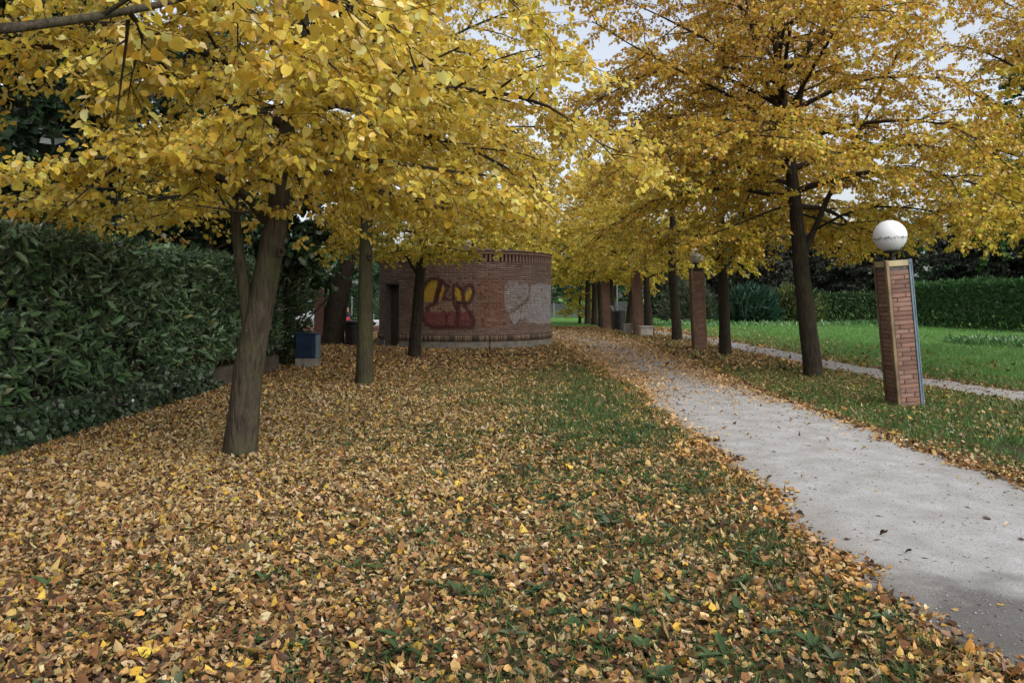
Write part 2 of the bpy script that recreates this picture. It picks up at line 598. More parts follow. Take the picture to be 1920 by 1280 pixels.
def groundmat():
    """soil with trodden old leaves; lawn green east of the second path"""
    m, t, out = newmat('park_soil_and_lawn')
    pos = worldpos(t)
    sep = nd(t, 'ShaderNodeSeparateXYZ')
    t.links.new(pos, sep.inputs[0])
    n1 = noise(t, 0.9, 5, pos)
    vor = nd(t, 'ShaderNodeTexVoronoi', Scale=17.0)
    t.links.new(pos, vor.inputs['Vector'])
    sepc = nd(t, 'ShaderNodeSeparateColor')
    t.links.new(vor.outputs['Color'], sepc.inputs[0])
    leaf = ramp(t, sepc.outputs[0], [(0.0, (0.05, 0.03, 0.016)), (0.3, (0.17, 0.09, 0.035)), (0.6, (0.30, 0.19, 0.075)),
                                     (0.8, (0.10, 0.10, 0.03)), (1.0, (0.38, 0.28, 0.15))])
    soil = ramp(t, noise(t, 30, 5, pos), [(0.3, (0.025, 0.022, 0.012)), (0.7, (0.06, 0.055, 0.028))])
    dm = nd(t, 'ShaderNodeMapRange')       # leaf pattern only where the built litter thins out with distance
    dm.inputs[1].default_value = 14
    dm.inputs[2].default_value = 24
    t.links.new(sep.outputs[1], dm.inputs[0])
    dmm = nd(t, 'ShaderNodeMath', operation='MULTIPLY')
    t.links.new(dm.outputs[0], dmm.inputs[0])
    dmm.inputs[1].default_value = 0.75
    c1 = mixc(t, dmm.outputs[0], soil, leaf)
    gr = ramp(t, noise(t, 26, 6, pos), [(0.3, (0.06, 0.14, 0.03)), (0.7, (0.12, 0.25, 0.06))])
    gr = mixc(t, 1.0, gr, ramp(t, n1, [(0.3, (0.75, 0.8, 0.7)), (0.7, (1.15, 1.1, 1.0))]), 'MULTIPLY')
    ad = nd(t, 'ShaderNodeMath', operation='MULTIPLY_ADD')
    t.links.new(n1, ad.inputs[0])
    ad.inputs[1].default_value = 2.4
    t.links.new(sep.outputs[0], ad.inputs[2])
    mr = nd(t, 'ShaderNodeMapRange')
    mr.inputs[1].default_value = 9.0
    mr.inputs[2].default_value = 10.6
    t.links.new(ad.outputs[0], mr.inputs[0])
    my = nd(t, 'ShaderNodeMapRange')
    my.inputs[1].default_value = 42
    my.inputs[2].default_value = 45
    t.links.new(sep.outputs[1], my.inputs[0])
    mxx = nd(t, 'ShaderNodeMath', operation='MAXIMUM')
    t.links.new(mr.outputs[0], mxx.inputs[0])
    t.links.new(my.outputs[0], mxx.inputs[1])
    c = mixc(t, mxx.outputs[0], c1, gr)
    p = nd(t, 'ShaderNodeBsdfPrincipled', Roughness=0.95)
    p.inputs['Specular IOR Level'].default_value = 0.1
    t.links.new(c, p.inputs['Base Color'])
    t.links.new(bump(t, noise(t, 22, 5, pos), 0.8, 0.03), p.inputs['Normal'])
    t.links.new(p.outputs[0], out.inputs[0])
    return m


def gravelmat(name, moist=True):
    m, t, out = newmat(name)
    pos = worldpos(t)
    fine = noise(t, 95, 6, pos, 0.8)
    med = noise(t, 3.2, 6, pos, 0.6)
    c = ramp(t, fine, [(0.22, (0.13, 0.128, 0.126)), (0.5, (0.345, 0.348, 0.352)), (0.78, (0.54, 0.545, 0.55))])
    c = mixc(t, 1.0, c, ramp(t, med, [(0.3, (0.74, 0.72, 0.69)), (0.7, (1.08, 1.08, 1.08))]), 'MULTIPLY')
    vor = nd(t, 'ShaderNodeTexVoronoi', Scale=38.0)
    t.links.new(pos, vor.inputs['Vector'])
    speck = ramp(t, vor.outputs['Distance'], [(0.06, (1,) * 3), (0.12, (0,) * 3)])
    c = mixc(t, mixc(t, 1.0, speck, (0.5, 0.5, 0.5), 'MULTIPLY'), c, (0.09, 0.075, 0.06))
    if moist:
        # soil trodden in along both edges
        sx = nd(t, 'ShaderNodeSeparateXYZ')
        t.links.new(pos, sx.inputs[0])
        s1 = nd(t, 'ShaderNodeMath', operation='SUBTRACT')
        t.links.new(sx.outputs[0], s1.inputs[0])
        s1.inputs[1].default_value = 3.2
        s2 = nd(t, 'ShaderNodeMath', operation='ABSOLUTE')
        t.links.new(s1.outputs[0], s2.inputs[0])
        s3 = nd(t, 'ShaderNodeMath', operation='MULTIPLY_ADD')
        t.links.new(noise(t, 2.0, 7, pos, 0.7), s3.inputs[0])
        s3.inputs[1].default_value = 0.9
        t.links.new(s2.outputs[0], s3.inputs[2])
        s4 = nd(t, 'ShaderNodeMapRange')
        s4.inputs[1].default_value = 1.15
        s4.inputs[2].default_value = 1.75
        s4.inputs[4].default_value = 0.7
        t.links.new(s3.outputs[0], s4.inputs[0])
        c = mixc(t, s4.outputs[0], c, ramp(t, fine, [(0.3, (0.09, 0.078, 0.062)), (0.7, (0.28, 0.25, 0.21))]))
        # damp trodden earth patch near the verge, a stain with its own outline
        mp = nd(t, 'ShaderNodeMapping')
        mp.inputs['Location'].default_value = (-2.35, -3.75, 0)
        t.links.new(pos, mp.inputs[0])
        mp2 = nd(t, 'ShaderNodeMapping')
        mp2.inputs['Scale'].default_value = (1.25, 0.95, 1)
        mp2.inputs['Rotation'].default_value = (0, 0, 0.5)
        t.links.new(mp.outputs[0], mp2.inputs[0])
        ln = nd(t, 'ShaderNodeVectorMath', operation='LENGTH')
        t.links.new(mp2.outputs[0], ln.inputs[0])
        ma = nd(t, 'ShaderNodeMath', operation='MULTIPLY_ADD')
        t.links.new(noise(t, 2.6, 6, pos, 0.65), ma.inputs[0])
        ma.inputs[1].default_value = 1.5
        t.links.new(ln.outputs['Value'], ma.inputs[2])
        damp = ramp(t, ma.outputs[0], [(0.0, (0.9,) * 3), (0.98, (0.75,) * 3), (1.0, (0.75,) * 3)])
        mr = nd(t, 'ShaderNodeMapRange')
        mr.inputs[1].default_value = 1.75
        mr.inputs[2].default_value = 1.15
        t.links.new(ma.outputs[0], mr.inputs[0])
        mm = nd(t, 'ShaderNodeMath', operation='MULTIPLY')
        mm.inputs[1].default_value = 0.8
        t.links.new(mr.outputs[0], mm.inputs[0])
        c = mixc(t, mm.outputs[0], c, ramp(t, fine, [(0.3, (0.035, 0.032, 0.03)), (0.7, (0.12, 0.11, 0.105))]))
    p = nd(t, 'ShaderNodeBsdfPrincipled', Roughness=0.95)
    p.inputs['Specular IOR Level'].default_value = 0.15
    t.links.new(c, p.inputs['Base Color'])
    t.links.new(bump(t, fine, 0.6, 0.008), p.inputs['Normal'])
    t.links.new(p.outputs[0], out.inputs[0])
    return m


M_GROUND = groundmat()
M_GRAVEL = gravelmat('pale_gravel')
M_GRAVEL2 = gravelmat('trodden_gravel', False)

# ------------------------------------------------------------------ ground, paths
LX = ([0, 2.5, 3.4, 4.2, 5.0, 6.2, 8, 10, 13, 18, 24, 27.5, 29.5, 31.5, 33.0, 40], [2.55, 2.3, 2.15, 1.98, 1.95, 2.08, 2.08, 2.07, 2.15, 2.05, 1.9, 1.7, 1.3, 0.0, -3, -3])
RX = ([0, 6, 8, 10, 14, 18, 22, 26, 29, 32, 34, 36, 38, 40], [4.5, 4.4, 4.28, 4.3, 4.22, 4.3, 4.4, 4.5, 4.4, 4.0, 4.2, 4.6, 3.0, -2])
SLX = ([0, 12, 14, 18, 24, 33, 38], [10.8, 7.8, 7.45, 7.0, 6.9, 6.5, 6.2])
SRX = ([0, 13, 15.4, 18, 21, 29, 38], [12.2, 8.75, 8.25, 8.15, 8.1, 8.1, 6.9])


def wob(y, s, amp):
    y = np.asarray(y, float)
    return amp * ((vnoise(y * 2.3, y * 0 + s, 5) - .5) + .6 * (vnoise(y * 6.1, y * 0 + s, 6) - .5) + .35 * (vnoise(y * 17, y * 0 + s, 7) - .5))


def path_l(y):
    return np.interp(y, *LX) + wob(y, 1.5, 0.28)


def path_r(y):
    return np.interp(y, *RX) + wob(y, 3.5, 0.28)


def path2_l(y):
    return np.interp(y, *SLX) + wob(y, 5.5, 0.4)


def path2_r(y):
    return np.interp(y, *SRX) + wob(y, 7.5, 0.4)


def make_ground():
    xs = np.concatenate([[-600, -200, -80, -50], np.arange(-40, 41, 1.0), [50, 80, 200, 600]])
    ys = np.concatenate([[-300, -80, -20], np.arange(-4, 90, 1.0), [110, 160, 300, 700, 1500]])
    X, Y = np.meshgrid(xs, ys)
    Z = ground_z(X, Y)
    nx, ny = len(xs), len(ys)
    V = np.stack([X, Y, Z], -1).reshape(-1, 3)
    i = np.arange(ny - 1)[:, None] * nx
    j = np.arange(nx - 1)[None]
    F = np.stack([i + j, i + j + 1, i + nx + j + 1, i + nx + j], -1).reshape(-1, 4)
    setp(link('ground', tri_mesh('ground', V, F, smooth_shade=True), M_GROUND), kind='structure')


def strip(name, fl, fr, y0, y1, n, m, z, mx=6):
    ys = np.linspace(y0, y1, n)
    a, b = fl(ys), fr(ys)
    u = np.linspace(0, 1, mx)
    X = a[:, None] * (1 - u) + b[:, None] * u
    Y = np.repeat(ys[:, None], mx, 1)
    V = np.stack([X, Y, np.full_like(X, z) + 0.02 * np.sin(PI * u)[None] * (name == 'gravel_path')], -1).reshape(-1, 3)
    i = np.arange(n - 1)[:, None] * mx
    j = np.arange(mx - 1)[None]
    F = np.stack([i + j, i + j + 1, i + mx + j + 1, i + mx + j], -1).reshape(-1, 4)
    return setp(link(name, tri_mesh(name, V, F, smooth_shade=True), m), kind='structure')


make_ground()
strip('gravel_path', path_l, path_r, 0.2, 37.5, 420, M_GRAVEL, 0.006)
strip('trodden_path', path2_l, path2_r, 6, 37.5, 260, M_GRAVEL2, 0.010)


def yard():
    xs = np.arange(-40, -3.4, 0.8)
    ys = np.concatenate([np.arange(27.2, 36.0, 0.4), np.arange(36, 78, 1.0)])
    X, Y = np.meshgrid(xs, ys)
    Y[0] += wob(xs, 9.5, 0.8)
    V = np.stack([X, Y, ground_z(X, Y) + 0.006], -1).reshape(-1, 3)
    nx = len(xs)
    i = np.arange(len(ys) - 1)[:, None] * nx
    j = np.arange(nx - 1)[None]
    F = np.stack([i + j, i + j + 1, i + nx + j + 1, i + nx + j], -1).reshape(-1, 4)
    setp(link('asphalt_yard', tri_mesh('asphalt_yard', V, F, smooth_shade=True), M_ASPH), kind='structure')


yard()


# ------------------------------------------------------------------ trees
YEL = [(0.84, 0.66, 0.12), (0.79, 0.59, 0.09), (0.89, 0.75, 0.24), (0.73, 0.50, 0.07), (0.52, 0.32, 0.06)]
ORA = [(0.72, 0.46, 0.07), (0.66, 0.38, 0.06), (0.78, 0.56, 0.10), (0.52, 0.28, 0.06), (0.38, 0.22, 0.06)]
GRN = [(0.58, 0.52, 0.06), (0.44, 0.43, 0.055), (0.66, 0.54, 0.06), (0.28, 0.31, 0.05)]
DKG = [(0.02, 0.045, 0.02), (0.03, 0.06, 0.026), (0.045, 0.08, 0.035), (0.018, 0.035, 0.022)]
MDG = [(0.035, 0.085, 0.03), (0.05, 0.11, 0.04), (0.07, 0.13, 0.05), (0.03, 0.06, 0.03)]


def pal_left(rng, p):
    c = palette(rng, len(p), YEL, [5, 4, 3, 2.2, 0.7])
    return c


def pal_right(rng, p):
    """upper crown more orange and thin, lower crown yellow green"""
    n = len(p)
    h = np.clip((p[:, 2] - 2.4) / 5.5 + 0.22 * rng.standard_normal(n), 0, 1)
    a, b, g = palette(rng, n, YEL, [3, 5, .8, 4, 1]), palette(rng, n, ORA, [4, 5, 2.2, 2.6, 1]), palette(rng, n, GRN, [4, 2, 5, .8])
    pick = rng.random(n)
    out = np.where((pick < 0.3 + 0.65 * h)[:, None], b, a)
    return np.where((rng.random(n) < 0.42 * (1 - h) ** 2)[:, None], g, out)


def pal_far(rng, p):
    n = len(p)
    h = np.clip((p[:, 2] - 2.0) / 4 + 0.2 * rng.standard_normal(n), 0, 1)
    a, g = palette(rng, n, YEL, [4, 5, 1, 3, .8]), palette(rng, n, GRN, [4, 3, 5, 1.2])
    return np.where((rng.random(n) < 0.55 * (1 - h) + 0.1)[:, None], g, a)


def pal_dark(rng, p):
    return palette(rng, len(p), DKG, [3, 3, 1.6, 2], 0.2)


def pal_mid(rng, p):
    return palette(rng, len(p), MDG, [3, 3, 1.6, 1.5], 0.2)


def curve(rng, p0, d, L, n, wander, droop, lift=0.0):
    pts = [np.array(p0, float)]
    d = np.array(d, float)
    d /= np.linalg.norm(d)
    for i in range(n):
        d = d + rng.standard_normal(3) * wander + np.array([0, 0, -droop * (i + 1) / n + lift])
        d /= np.linalg.norm(d)
        pts.append(pts[-1] + d * L / n)
    return np.array(pts)


def resample(pts, n):
    pts = np.asarray([tuple(p) for p in pts], float)
    s = np.concatenate([[0], np.cumsum(np.linalg.norm(np.diff(pts, axis=0), axis=1))])
    t = np.linspace(0, s[-1], n)
    out = np.stack([np.interp(t, s, pts[:, k]) for k in range(3)], 1)
    for _ in range(2):
        out[1:-1] = 0.25 * out[:-2] + 0.5 * out[1:-1] + 0.25 * out[2:]
    return out


def make_tree(name, label, base, trunk, r0, H, z0, R, n_limbs, subs=14, twigs=7, lpt=8, tmpl=MID, lsize=0.085, pal=pal_left,
              seed=1, explicit=(), group=None, bark=None, leafm=None, n_obj=0, leaf_near=0.0, bare_top=0.0, cat='tree',
              droop=0.28, skip=None, trunk_sides=14, zmin=0.3, far=False, topw=0.62):
    """trunk: list of points (world). explicit: (points, r0, r1, spread) limbs drawn from the photograph."""
    rng = np.random.default_rng(seed)
    bark = bark or M_BARK
    leafm = leafm or M_LIME
    base = np.array([base[0], base[1], 0.0])
    root = thing(name, label, cat, tuple(base), 0, group)
    tp = resample(trunk, 22)
    s = np.linspace(0, 1, 22)
    rad = r0 * (1 - 0.86 * s ** 1.15)
    rad = rad * (1 + 0.13 * np.exp(-((tp[:, 2] - tp[0, 2]) / 0.14)))
    n = trunk_sides
    wb = 1 + 0.05 * np.sin(np.arange(n)[None] * 2 * PI * 3 / n + s[:, None] * 6 + seed) + 0.05 * rng.standard_normal((22, n)) * 0.6
    wb += 0.07 * np.exp(-((tp[:, 2] - tp[0, 2]) / 0.12))[:, None] * np.sin(np.arange(n)[None] * 2 * PI * 5 / n + seed)
    tp[0, 2] -= 0.06
    ts = TubeSet()
    ts.add(tp, rad, n, wb)
    link('trunk', ts.mesh('trunk', base), bark, root)
    zt = tp[:, 2]

    def trunk_at(z):
        return np.array([np.interp(z, zt, tp[:, 0]), np.interp(z, zt, tp[:, 1]), z])

    limbs = [(resample(p, 12), a, b, sp, True) for p, a, b, sp in explicit]
    az = rng.random() * 6.28
    for i in range(n_limbs):
        h = (i + 0.5) / n_limbs
        z = z0 + (H - z0) * 0.86 * h ** 1.05
        az += 2.4 + 0.5 * rng.standard_normal()
        L = R * (1 - topw * h ** 1.6) * rng.uniform(0.82, 1.12)
        el = R_(14 + 44 * h + 6 * rng.standard_normal())
        if skip and skip(az % (2 * PI), z):
            continue
        d = (math.cos(az) * math.cos(el), math.sin(az) * math.cos(el), math.sin(el))
        pts = curve(rng, trunk_at(z), d, L, 11, 0.075, droop * (1 - 0.75 * h), 0.0)
        if zmin > 1:
            low = np.nonzero(pts[:, 2] < zmin)[0]
            if len(low) and low[0] < 4:
                continue
            if len(low):
                pts = pts[:low[0]]
        rr = min(np.interp(z, zt, rad) * 0.62, 0.012 + 0.013 * L)
        limbs.append((pts, rr, 0.005, 1.0, False))
    tw_a, tw_b = [], []
    for pts, ra, rb, spread, ex in limbs:
        tb = TubeSet()
        k = len(pts)
        u = np.linspace(0, 1, k)
        tb.add(pts, ra + (rb - ra) * u ** 0.8, 7 if ex else 6)
        L = np.linalg.norm(np.diff(pts, axis=0), axis=1).sum()
        ns = max(4, int(subs * L / R * spread))
        la, lb = [], []
        for q in range(ns):
            f = 0.16 + 0.84 * (q + rng.random() * 0.8) / ns
            f = min(f, 1.0)
            x = f * (k - 1)
            i0 = min(int(x), k - 2)
            p = pts[i0] + (pts[i0 + 1] - pts[i0]) * (x - i0)
            d = unit((pts[i0 + 1] - pts[i0])[None])[0]
            side = np.cross(d, [0, 0, 1.0])
            nn = np.linalg.norm(side)
            side = side / nn if nn > 0.2 else np.array([math.cos(q * 2.4), math.sin(q * 2.4), 0])
            sg = 1 if q % 2 else -1
            ang = rng.uniform(0.55, 1.15)
            dd = d * math.cos(ang) + side * sg * math.sin(ang) + np.array([0, 0, rng.normal(0.02, 0.28)])
            sl = (0.36 * L * (1.05 - 0.55 * f) + 0.15) * rng.uniform(0.7, 1.25)
            sl = min(sl, 1.7)
            sp_ = curve(rng, p, dd, sl, 5, 0.13, 0.22)
            if zmin > 1 and sp_[:, 2].min() < zmin - 0.08:
                continue
            tb.add(sp_[::5] if far else sp_, np.linspace(max(0.006, 0.0125 * sl), 0.003, 2 if far else 6), 3)
            nt_ = max(3, int(twigs * (0.5 + 0.6 * sl)))
            ff = 0.1 + 0.9 * (np.arange(nt_) + rng.random(nt_)) / nt_
            xx = ff * 5
            ii = np.minimum(xx.astype(int), 4)
            pp = sp_[ii] + (sp_[ii + 1] - sp_[ii]) * (xx - ii)[:, None]
            d2 = unit(sp_[ii + 1] - sp_[ii])
            sd_ = unit(np.cross(d2, np.array([0, 0, 1.0])) + 0.25 * rng.standard_normal((nt_, 3)))
            sgn = np.where(np.arange(nt_) % 2, 1, -1)[:, None]
            an = rng.uniform(0.5, 1.1, (nt_, 1))
            td = unit(d2 * np.cos(an) + sd_ * sgn * np.sin(an) + np.stack([np.zeros(nt_), np.zeros(nt_), rng.normal(-0.06, 0.28, nt_)], 1))
            tl = rng.uniform(0.16, 0.46, (nt_, 1)) * (0.7 + 0.3 * sl)
            la.append(pp)
            lb.append(pp + td * tl)
        if not la:
            continue
        la, lb = np.concatenate(la), np.concatenate(lb)
        if zmin > 1:
            kk = lb[:, 2] > zmin - 0.05
            la, lb = la[kk], lb[kk]
        if not far:
            tb.twigs(la, lb, 0.0038)
        tw_a.append(la)
        tw_b.append(lb)
        link('limb', tb.mesh('limb', base), bark if ex else M_TWIG, root)
    a, b = np.concatenate(tw_a), np.concatenate(tw_b)
    N = len(a)
    # leaves alternate along each twig and hang from short stalks
    f = (np.arange(lpt)[None] + rng.random((N, lpt))) / lpt * 1.05
    pos = a[:, None] + (b - a)[:, None] * f[..., None]
    d = unit(b - a)[:, None].repeat(lpt, 1)
    sd_ = unit(np.cross(d, np.array([0, 0, 1.0])) + 0.35 * rng.standard_normal((N, lpt, 3)))
    sgn = np.where(np.arange(lpt) % 2, 1, -1)[None, :, None]
    tip = unit(0.45 * d + sd_ * sgn * 0.75 + np.array([0, 0, -0.55]) + 0.35 * rng.standard_normal((N, lpt, 3)))
    pos = pos + tip * 0.03
    pos, tip = pos.reshape(-1, 3), tip.reshape(-1, 3)
    nrm = np.array([0, 0, 0.9]) + 0.75 * rng.standard_normal(pos.shape)
    keep = np.ones(len(pos), bool)
    if bare_top:
        h = np.clip((pos[:, 2] - z0) / (H - z0), 0, 1)
        keep &= rng.random(len(pos)) > bare_top * h ** 1.4
    if leaf_near:
        keep &= np.linalg.norm(pos - np.array([0, 0, EYE]), axis=1) > leaf_near
    keep &= pos[:, 2] > zmin + 0.12 * rng.standard_normal(len(pos))
    pos, tip, nrm = pos[keep], tip[keep], nrm[keep]
    size = lsize * np.clip(1 + 0.24 * rng.standard_normal(len(pos)), 0.5, 1.5)
    col = pal(rng, pos)
    fold = rng.uniform(-0.05, 0.45, len(pos))
    curl = rng.normal(0.12, 0.26, len(pos))
    bend = rng.normal(0, 0.38, len(pos))
    sel = np.zeros(len(pos), bool)
    if n_obj:
        px, py, dd = proj(pos)
        inside = (px > 10) & (px < 1910) & (py > 5) & (py < 1000) & (dd > 0.5)
        score = np.where(inside, size / dd * (0.35 + np.abs((unit(nrm) * unit(pos - np.array([0, 0, EYE]))).sum(1))), 0)
        idx = np.argsort(-score)[:n_obj]
        sel[idx] = True
        variants = []
        for q in range(10):
            V, F, k = leaf_arrays(np.zeros((1, 3)), np.array([[0, 1.0, 0]]), np.array([[0, 0, 1.0]]), 1.0, HEART, fold=[rng.uniform(0, .5)], curl=[rng.normal(.12, .26)], bend=rng.normal(0, .38, 1))
            me = tri_mesh('leaf', V, F, np.repeat(pal(rng, pos[idx[:1]]), k, 0))
            me.materials.append(leafm)
            variants.append(me)
        for q, i in enumerate(idx):
            t = tip[i] / np.linalg.norm(tip[i])
            nn = nrm[i] - t * nrm[i].dot(t)
            nn /= np.linalg.norm(nn)
            bb = np.cross(t, nn)
            o = link('leaf', variants[q % 10], None, root)
            s_ = size[i]
            M = Matrix(((bb[0] * s_, t[0] * s_, nn[0] * s_, pos[i][0] - base[0]), (bb[1] * s_, t[1] * s_, nn[1] * s_, pos[i][1] - base[1]),
                        (bb[2] * s_, t[2] * s_, nn[2] * s_, pos[i][2]), (0, 0, 0, 1)))
            o.matrix_local = M
    g = ~sel
    me = leaf_mesh('crown', pos[g], tip[g], nrm[g], size[g], tmpl, col[g], base, fold=fold[g], curl=curl[g], bend=bend[g])
    setp(link('crown', me, leafm, root), kind='stuff')
    return root


def copy_thing(o, loc, rz=0, scale=1.0, tilt=(0, 0), label=None, group=None):
    c = o.copy()
    C.objects.link(c)
    c.location = loc
    c.rotation_euler = (tilt[0], tilt[1], rz)
    c.scale = (scale, scale, scale)
    if label:
        c['label'] = label
    if group:
        c['group'] = group
    for ch in o.children:
        d = ch.copy()
        C.objects.link(d)
        d.parent = c
        for g in ch.children:
            e = g.copy()
            C.objects.link(e)
            e.parent = d
    return c


GL = 'linden trees left of the gravel path'
GR = 'linden trees right of the gravel path'

# near tree outside the frame on the left; one limb and its hanging leaves reach in
make_tree('linden_tree', 'nearest linden, only its thick bough and big yellow leaves entering at the top left', (-3.05, 1.3),
          [(-3.05, 1.3, 0), (-3.0, 1.35, 2), (-2.9, 1.4, 4.2), (-2.85, 1.5, 6.5)], 0.17, 6.6, 2.9, 3.4, 15, subs=14, twigs=8, lpt=12,
          tmpl=MID, lsize=0.055, seed=11, leaf_near=2.9, zmin=2.62, n_obj=300, group=GL,
          explicit=[([(-3.0, 1.35, 2.15), P(-260, 95, 2.3), P(0, 50, 2.75), P(130, 46, 3.0), P(250, 25, 3.3), P(360, -2, 3.6), P(520, -60, 4.2)], 0.034, 0.010, 1.1),
                    ([P(240, 40, 3.3), P(236, 90, 3.45), P(226, 160, 3.6), P(218, 230, 3.7)], 0.009, 0.003, 0.9)])

# the big leaning tree with the second stem
D1 = 8.0
b1 = G(450, 853)
t1 = [b1, P(462, 700, D1), P(490, 560, D1), P(510, 460, D1), P(528, 350, D1), P(541, 230, D1), P(558, 110, D1 - .1), P(585, -60, D1 - .2), P(600, -260, D1 - .1)]
tr1 = make_tree('linden_tree', 'leaning linden with thick brown trunk and a thin second stem, beside the laurel hedge', (b1.x, b1.y), t1, 0.158, 7.4, 2.9, 3.8, 28, topw=0.5,
          subs=17, twigs=9, lpt=15, tmpl=MID, lsize=0.060, seed=23, n_obj=300, leaf_near=2.9, zmin=2.33, group=GL, trunk_sides=20,
          explicit=[([P(470, 625, D1), P(456, 540, D1 - .05), P(447, 460, D1 - .12), P(434, 350, D1 - .2), P(430, 250, D1 - .25), P(440, 150, D1 - .3), P(452, 30, D1 - .3)], 0.075, 0.02, 0.5),
                    ([P(498, 415, D1), P(478, 375, D1 - .1), P(430, 335, D1 - .3), P(370, 318, D1 - .6), P(310, 300, D1 - .9), P(220, 290, D1 - 1.2), P(110, 300, D1 - 1.5), P(20, 330, D1 - 1.7)], 0.055, 0.010, 1.0),
                    ([P(535, 310, D1), P(600, 285, D1 - .2), P(700, 300, D1 - .5), P(790, 312, D1 - .7), P(870, 325, D1 - .8), P(940, 332, D1 - .9)], 0.045, 0.008, 1.0),
                    ([P(538, 290, D1), P(620, 330, D1 + .4), P(740, 365, D1 + .8), P(860, 400, D1 + 1.2), P(950, 430, D1 + 1.4)], 0.035, 0.008, 1.0),
                    ([P(532, 330, D1), P(450, 350, D1 + .7), P(330, 370, D1 + 1.2), P(190, 380, D1 + 1.5), P(60, 395, D1 + 1.6)], 0.032, 0.008, 1.0),
                    ([P(520, 385, D1), P(480, 400, D1 - .6), P(430, 395, D1 - 1.2), P(370, 385, D1 - 1.6)], 0.025, 0.006, 0.8),
                    ([P(540, 260, D1), P(575, 250, D1 - .6), P(620, 255, D1 - 1.2), P(660, 265, D1 - 1.6)], 0.026, 0.006, 1.0),
                    ([P(543, 215, D1), P(530, 200, D1 - .8), P(500, 200, D1 - 1.7), P(460, 215, D1 - 2.4)], 0.028, 0.006, 1.1),
                    ([P(552, 150, D1), P(570, 120, D1 - .8), P(600, 110, D1 - 1.8), P(620, 120, D1 - 2.6)], 0.028, 0.006, 1.1),
                    ([P(545, 200, D1), P(640, 160, D1 - .6), P(740, 140, D1 - 1.2), P(810, 115, D1 - 1.6), P(860, 90, D1 - 1.8)], 0.04, 0.008, 1.0)])

b2 = G(683, 721)
tr2 = make_tree('linden_tree', 'straight smooth linden trunk with a knot, second from the camera in the left row', (b2.x, b2.y),
          [b2, P(684, 600, b2.y), P(687, 440, b2.y), P(692, 300, b2.y), P(700, 100, b2.y), P(705, -60, b2.y)], 0.155, 9.6, 3.2, 4.2, 32, topw=0.45, subs=16, twigs=8, lpt=14,
          tmpl=LOW, lsize=0.070, zmin=2.62, seed=37, group=GL, bark=M_BARK2,
          explicit=[([P(696, 260, b2.y), P(760, 190, b2.y - .6), P(850, 150, b2.y - 1.2), P(950, 120, b2.y - 1.8), P(1050, 95, b2.y - 2.3)], 0.045, 0.008, 1.1),
                    ([P(698, 200, b2.y), P(770, 110, b2.y - .3), P(880, 50, b2.y - .6), P(990, 10, b2.y - .9), P(1070, -20, b2.y - 1.1)], 0.045, 0.008, 1.1),
                    ([P(692, 300, b2.y), P(780, 260, b2.y), P(890, 240, b2.y + .1), P(990, 235, b2.y + .2), P(1075, 245, b2.y + .3)], 0.04, 0.008, 1.1)])


def knot(root, p, r):
    """healed branch scar: a swollen collar round a dark hollow, facing the viewer's side of the trunk"""
    p = p - root.location
    k = MB()
    k.torus((p.x, p.y, p.z), r, r * 0.42, 18, 8, Matrix.Diagonal((0.85, 0.8, 1.1)))
    o = k.build('knot', M_BARK, root, sm=True)
    MB().lathe([(0.0, -0.006), (r * 0.6, -0.004), (r * 0.85, 0.02)], 14, (p.x, p.y, p.z), 'Y').build('hollow', M_BARKD, o, sm=True)


knot(tr2, P(694, 481, b2.y - 0.135), 0.045)
knot(tr1, P(528, 472, D1 - 0.115), 0.035)
b3 = G(776, 671)
d3 = b3.y
t3 = make_tree('linden_tree', 'dark linden forking low in front of the graffiti wall of the round building', (b3.x, b3.y),
               [b3, P(783, 580, d3), P(788, 510, d3), P(793, 440, d3), P(800, 330, d3), P(806, 150, d3)], 0.165, 8.2, 3.2, 3.9, 26, subs=14, twigs=8, lpt=13,
               tmpl=LOW, lsize=0.078, zmin=2.4, seed=41, group=GL, bark=M_BARKD, pal=pal_far,
               explicit=[([P(783, 515, d3), P(765, 485, d3), P(745, 462, d3), P(722, 450, d3), P(690, 430, d3 - .3)], 0.05, 0.012, 0.8),
                         ([P(792, 470, d3), P(820, 462, d3 - .8), P(850, 466, d3 - 1.6), P(880, 476, d3 - 2.2)], 0.03, 0.008, 1.2),
                         ([P(790, 465, d3), P(770, 466, d3 - .8), P(740, 472, d3 - 1.5), P(715, 480, d3 - 2.0)], 0.03, 0.008, 1.2),
                         ([P(792, 508, d3), P(806, 480, d3), P(815, 462, d3 - .1), P(838, 448, d3 - .2), P(880, 430, d3 - .5)], 0.04, 0.012, 0.9)])

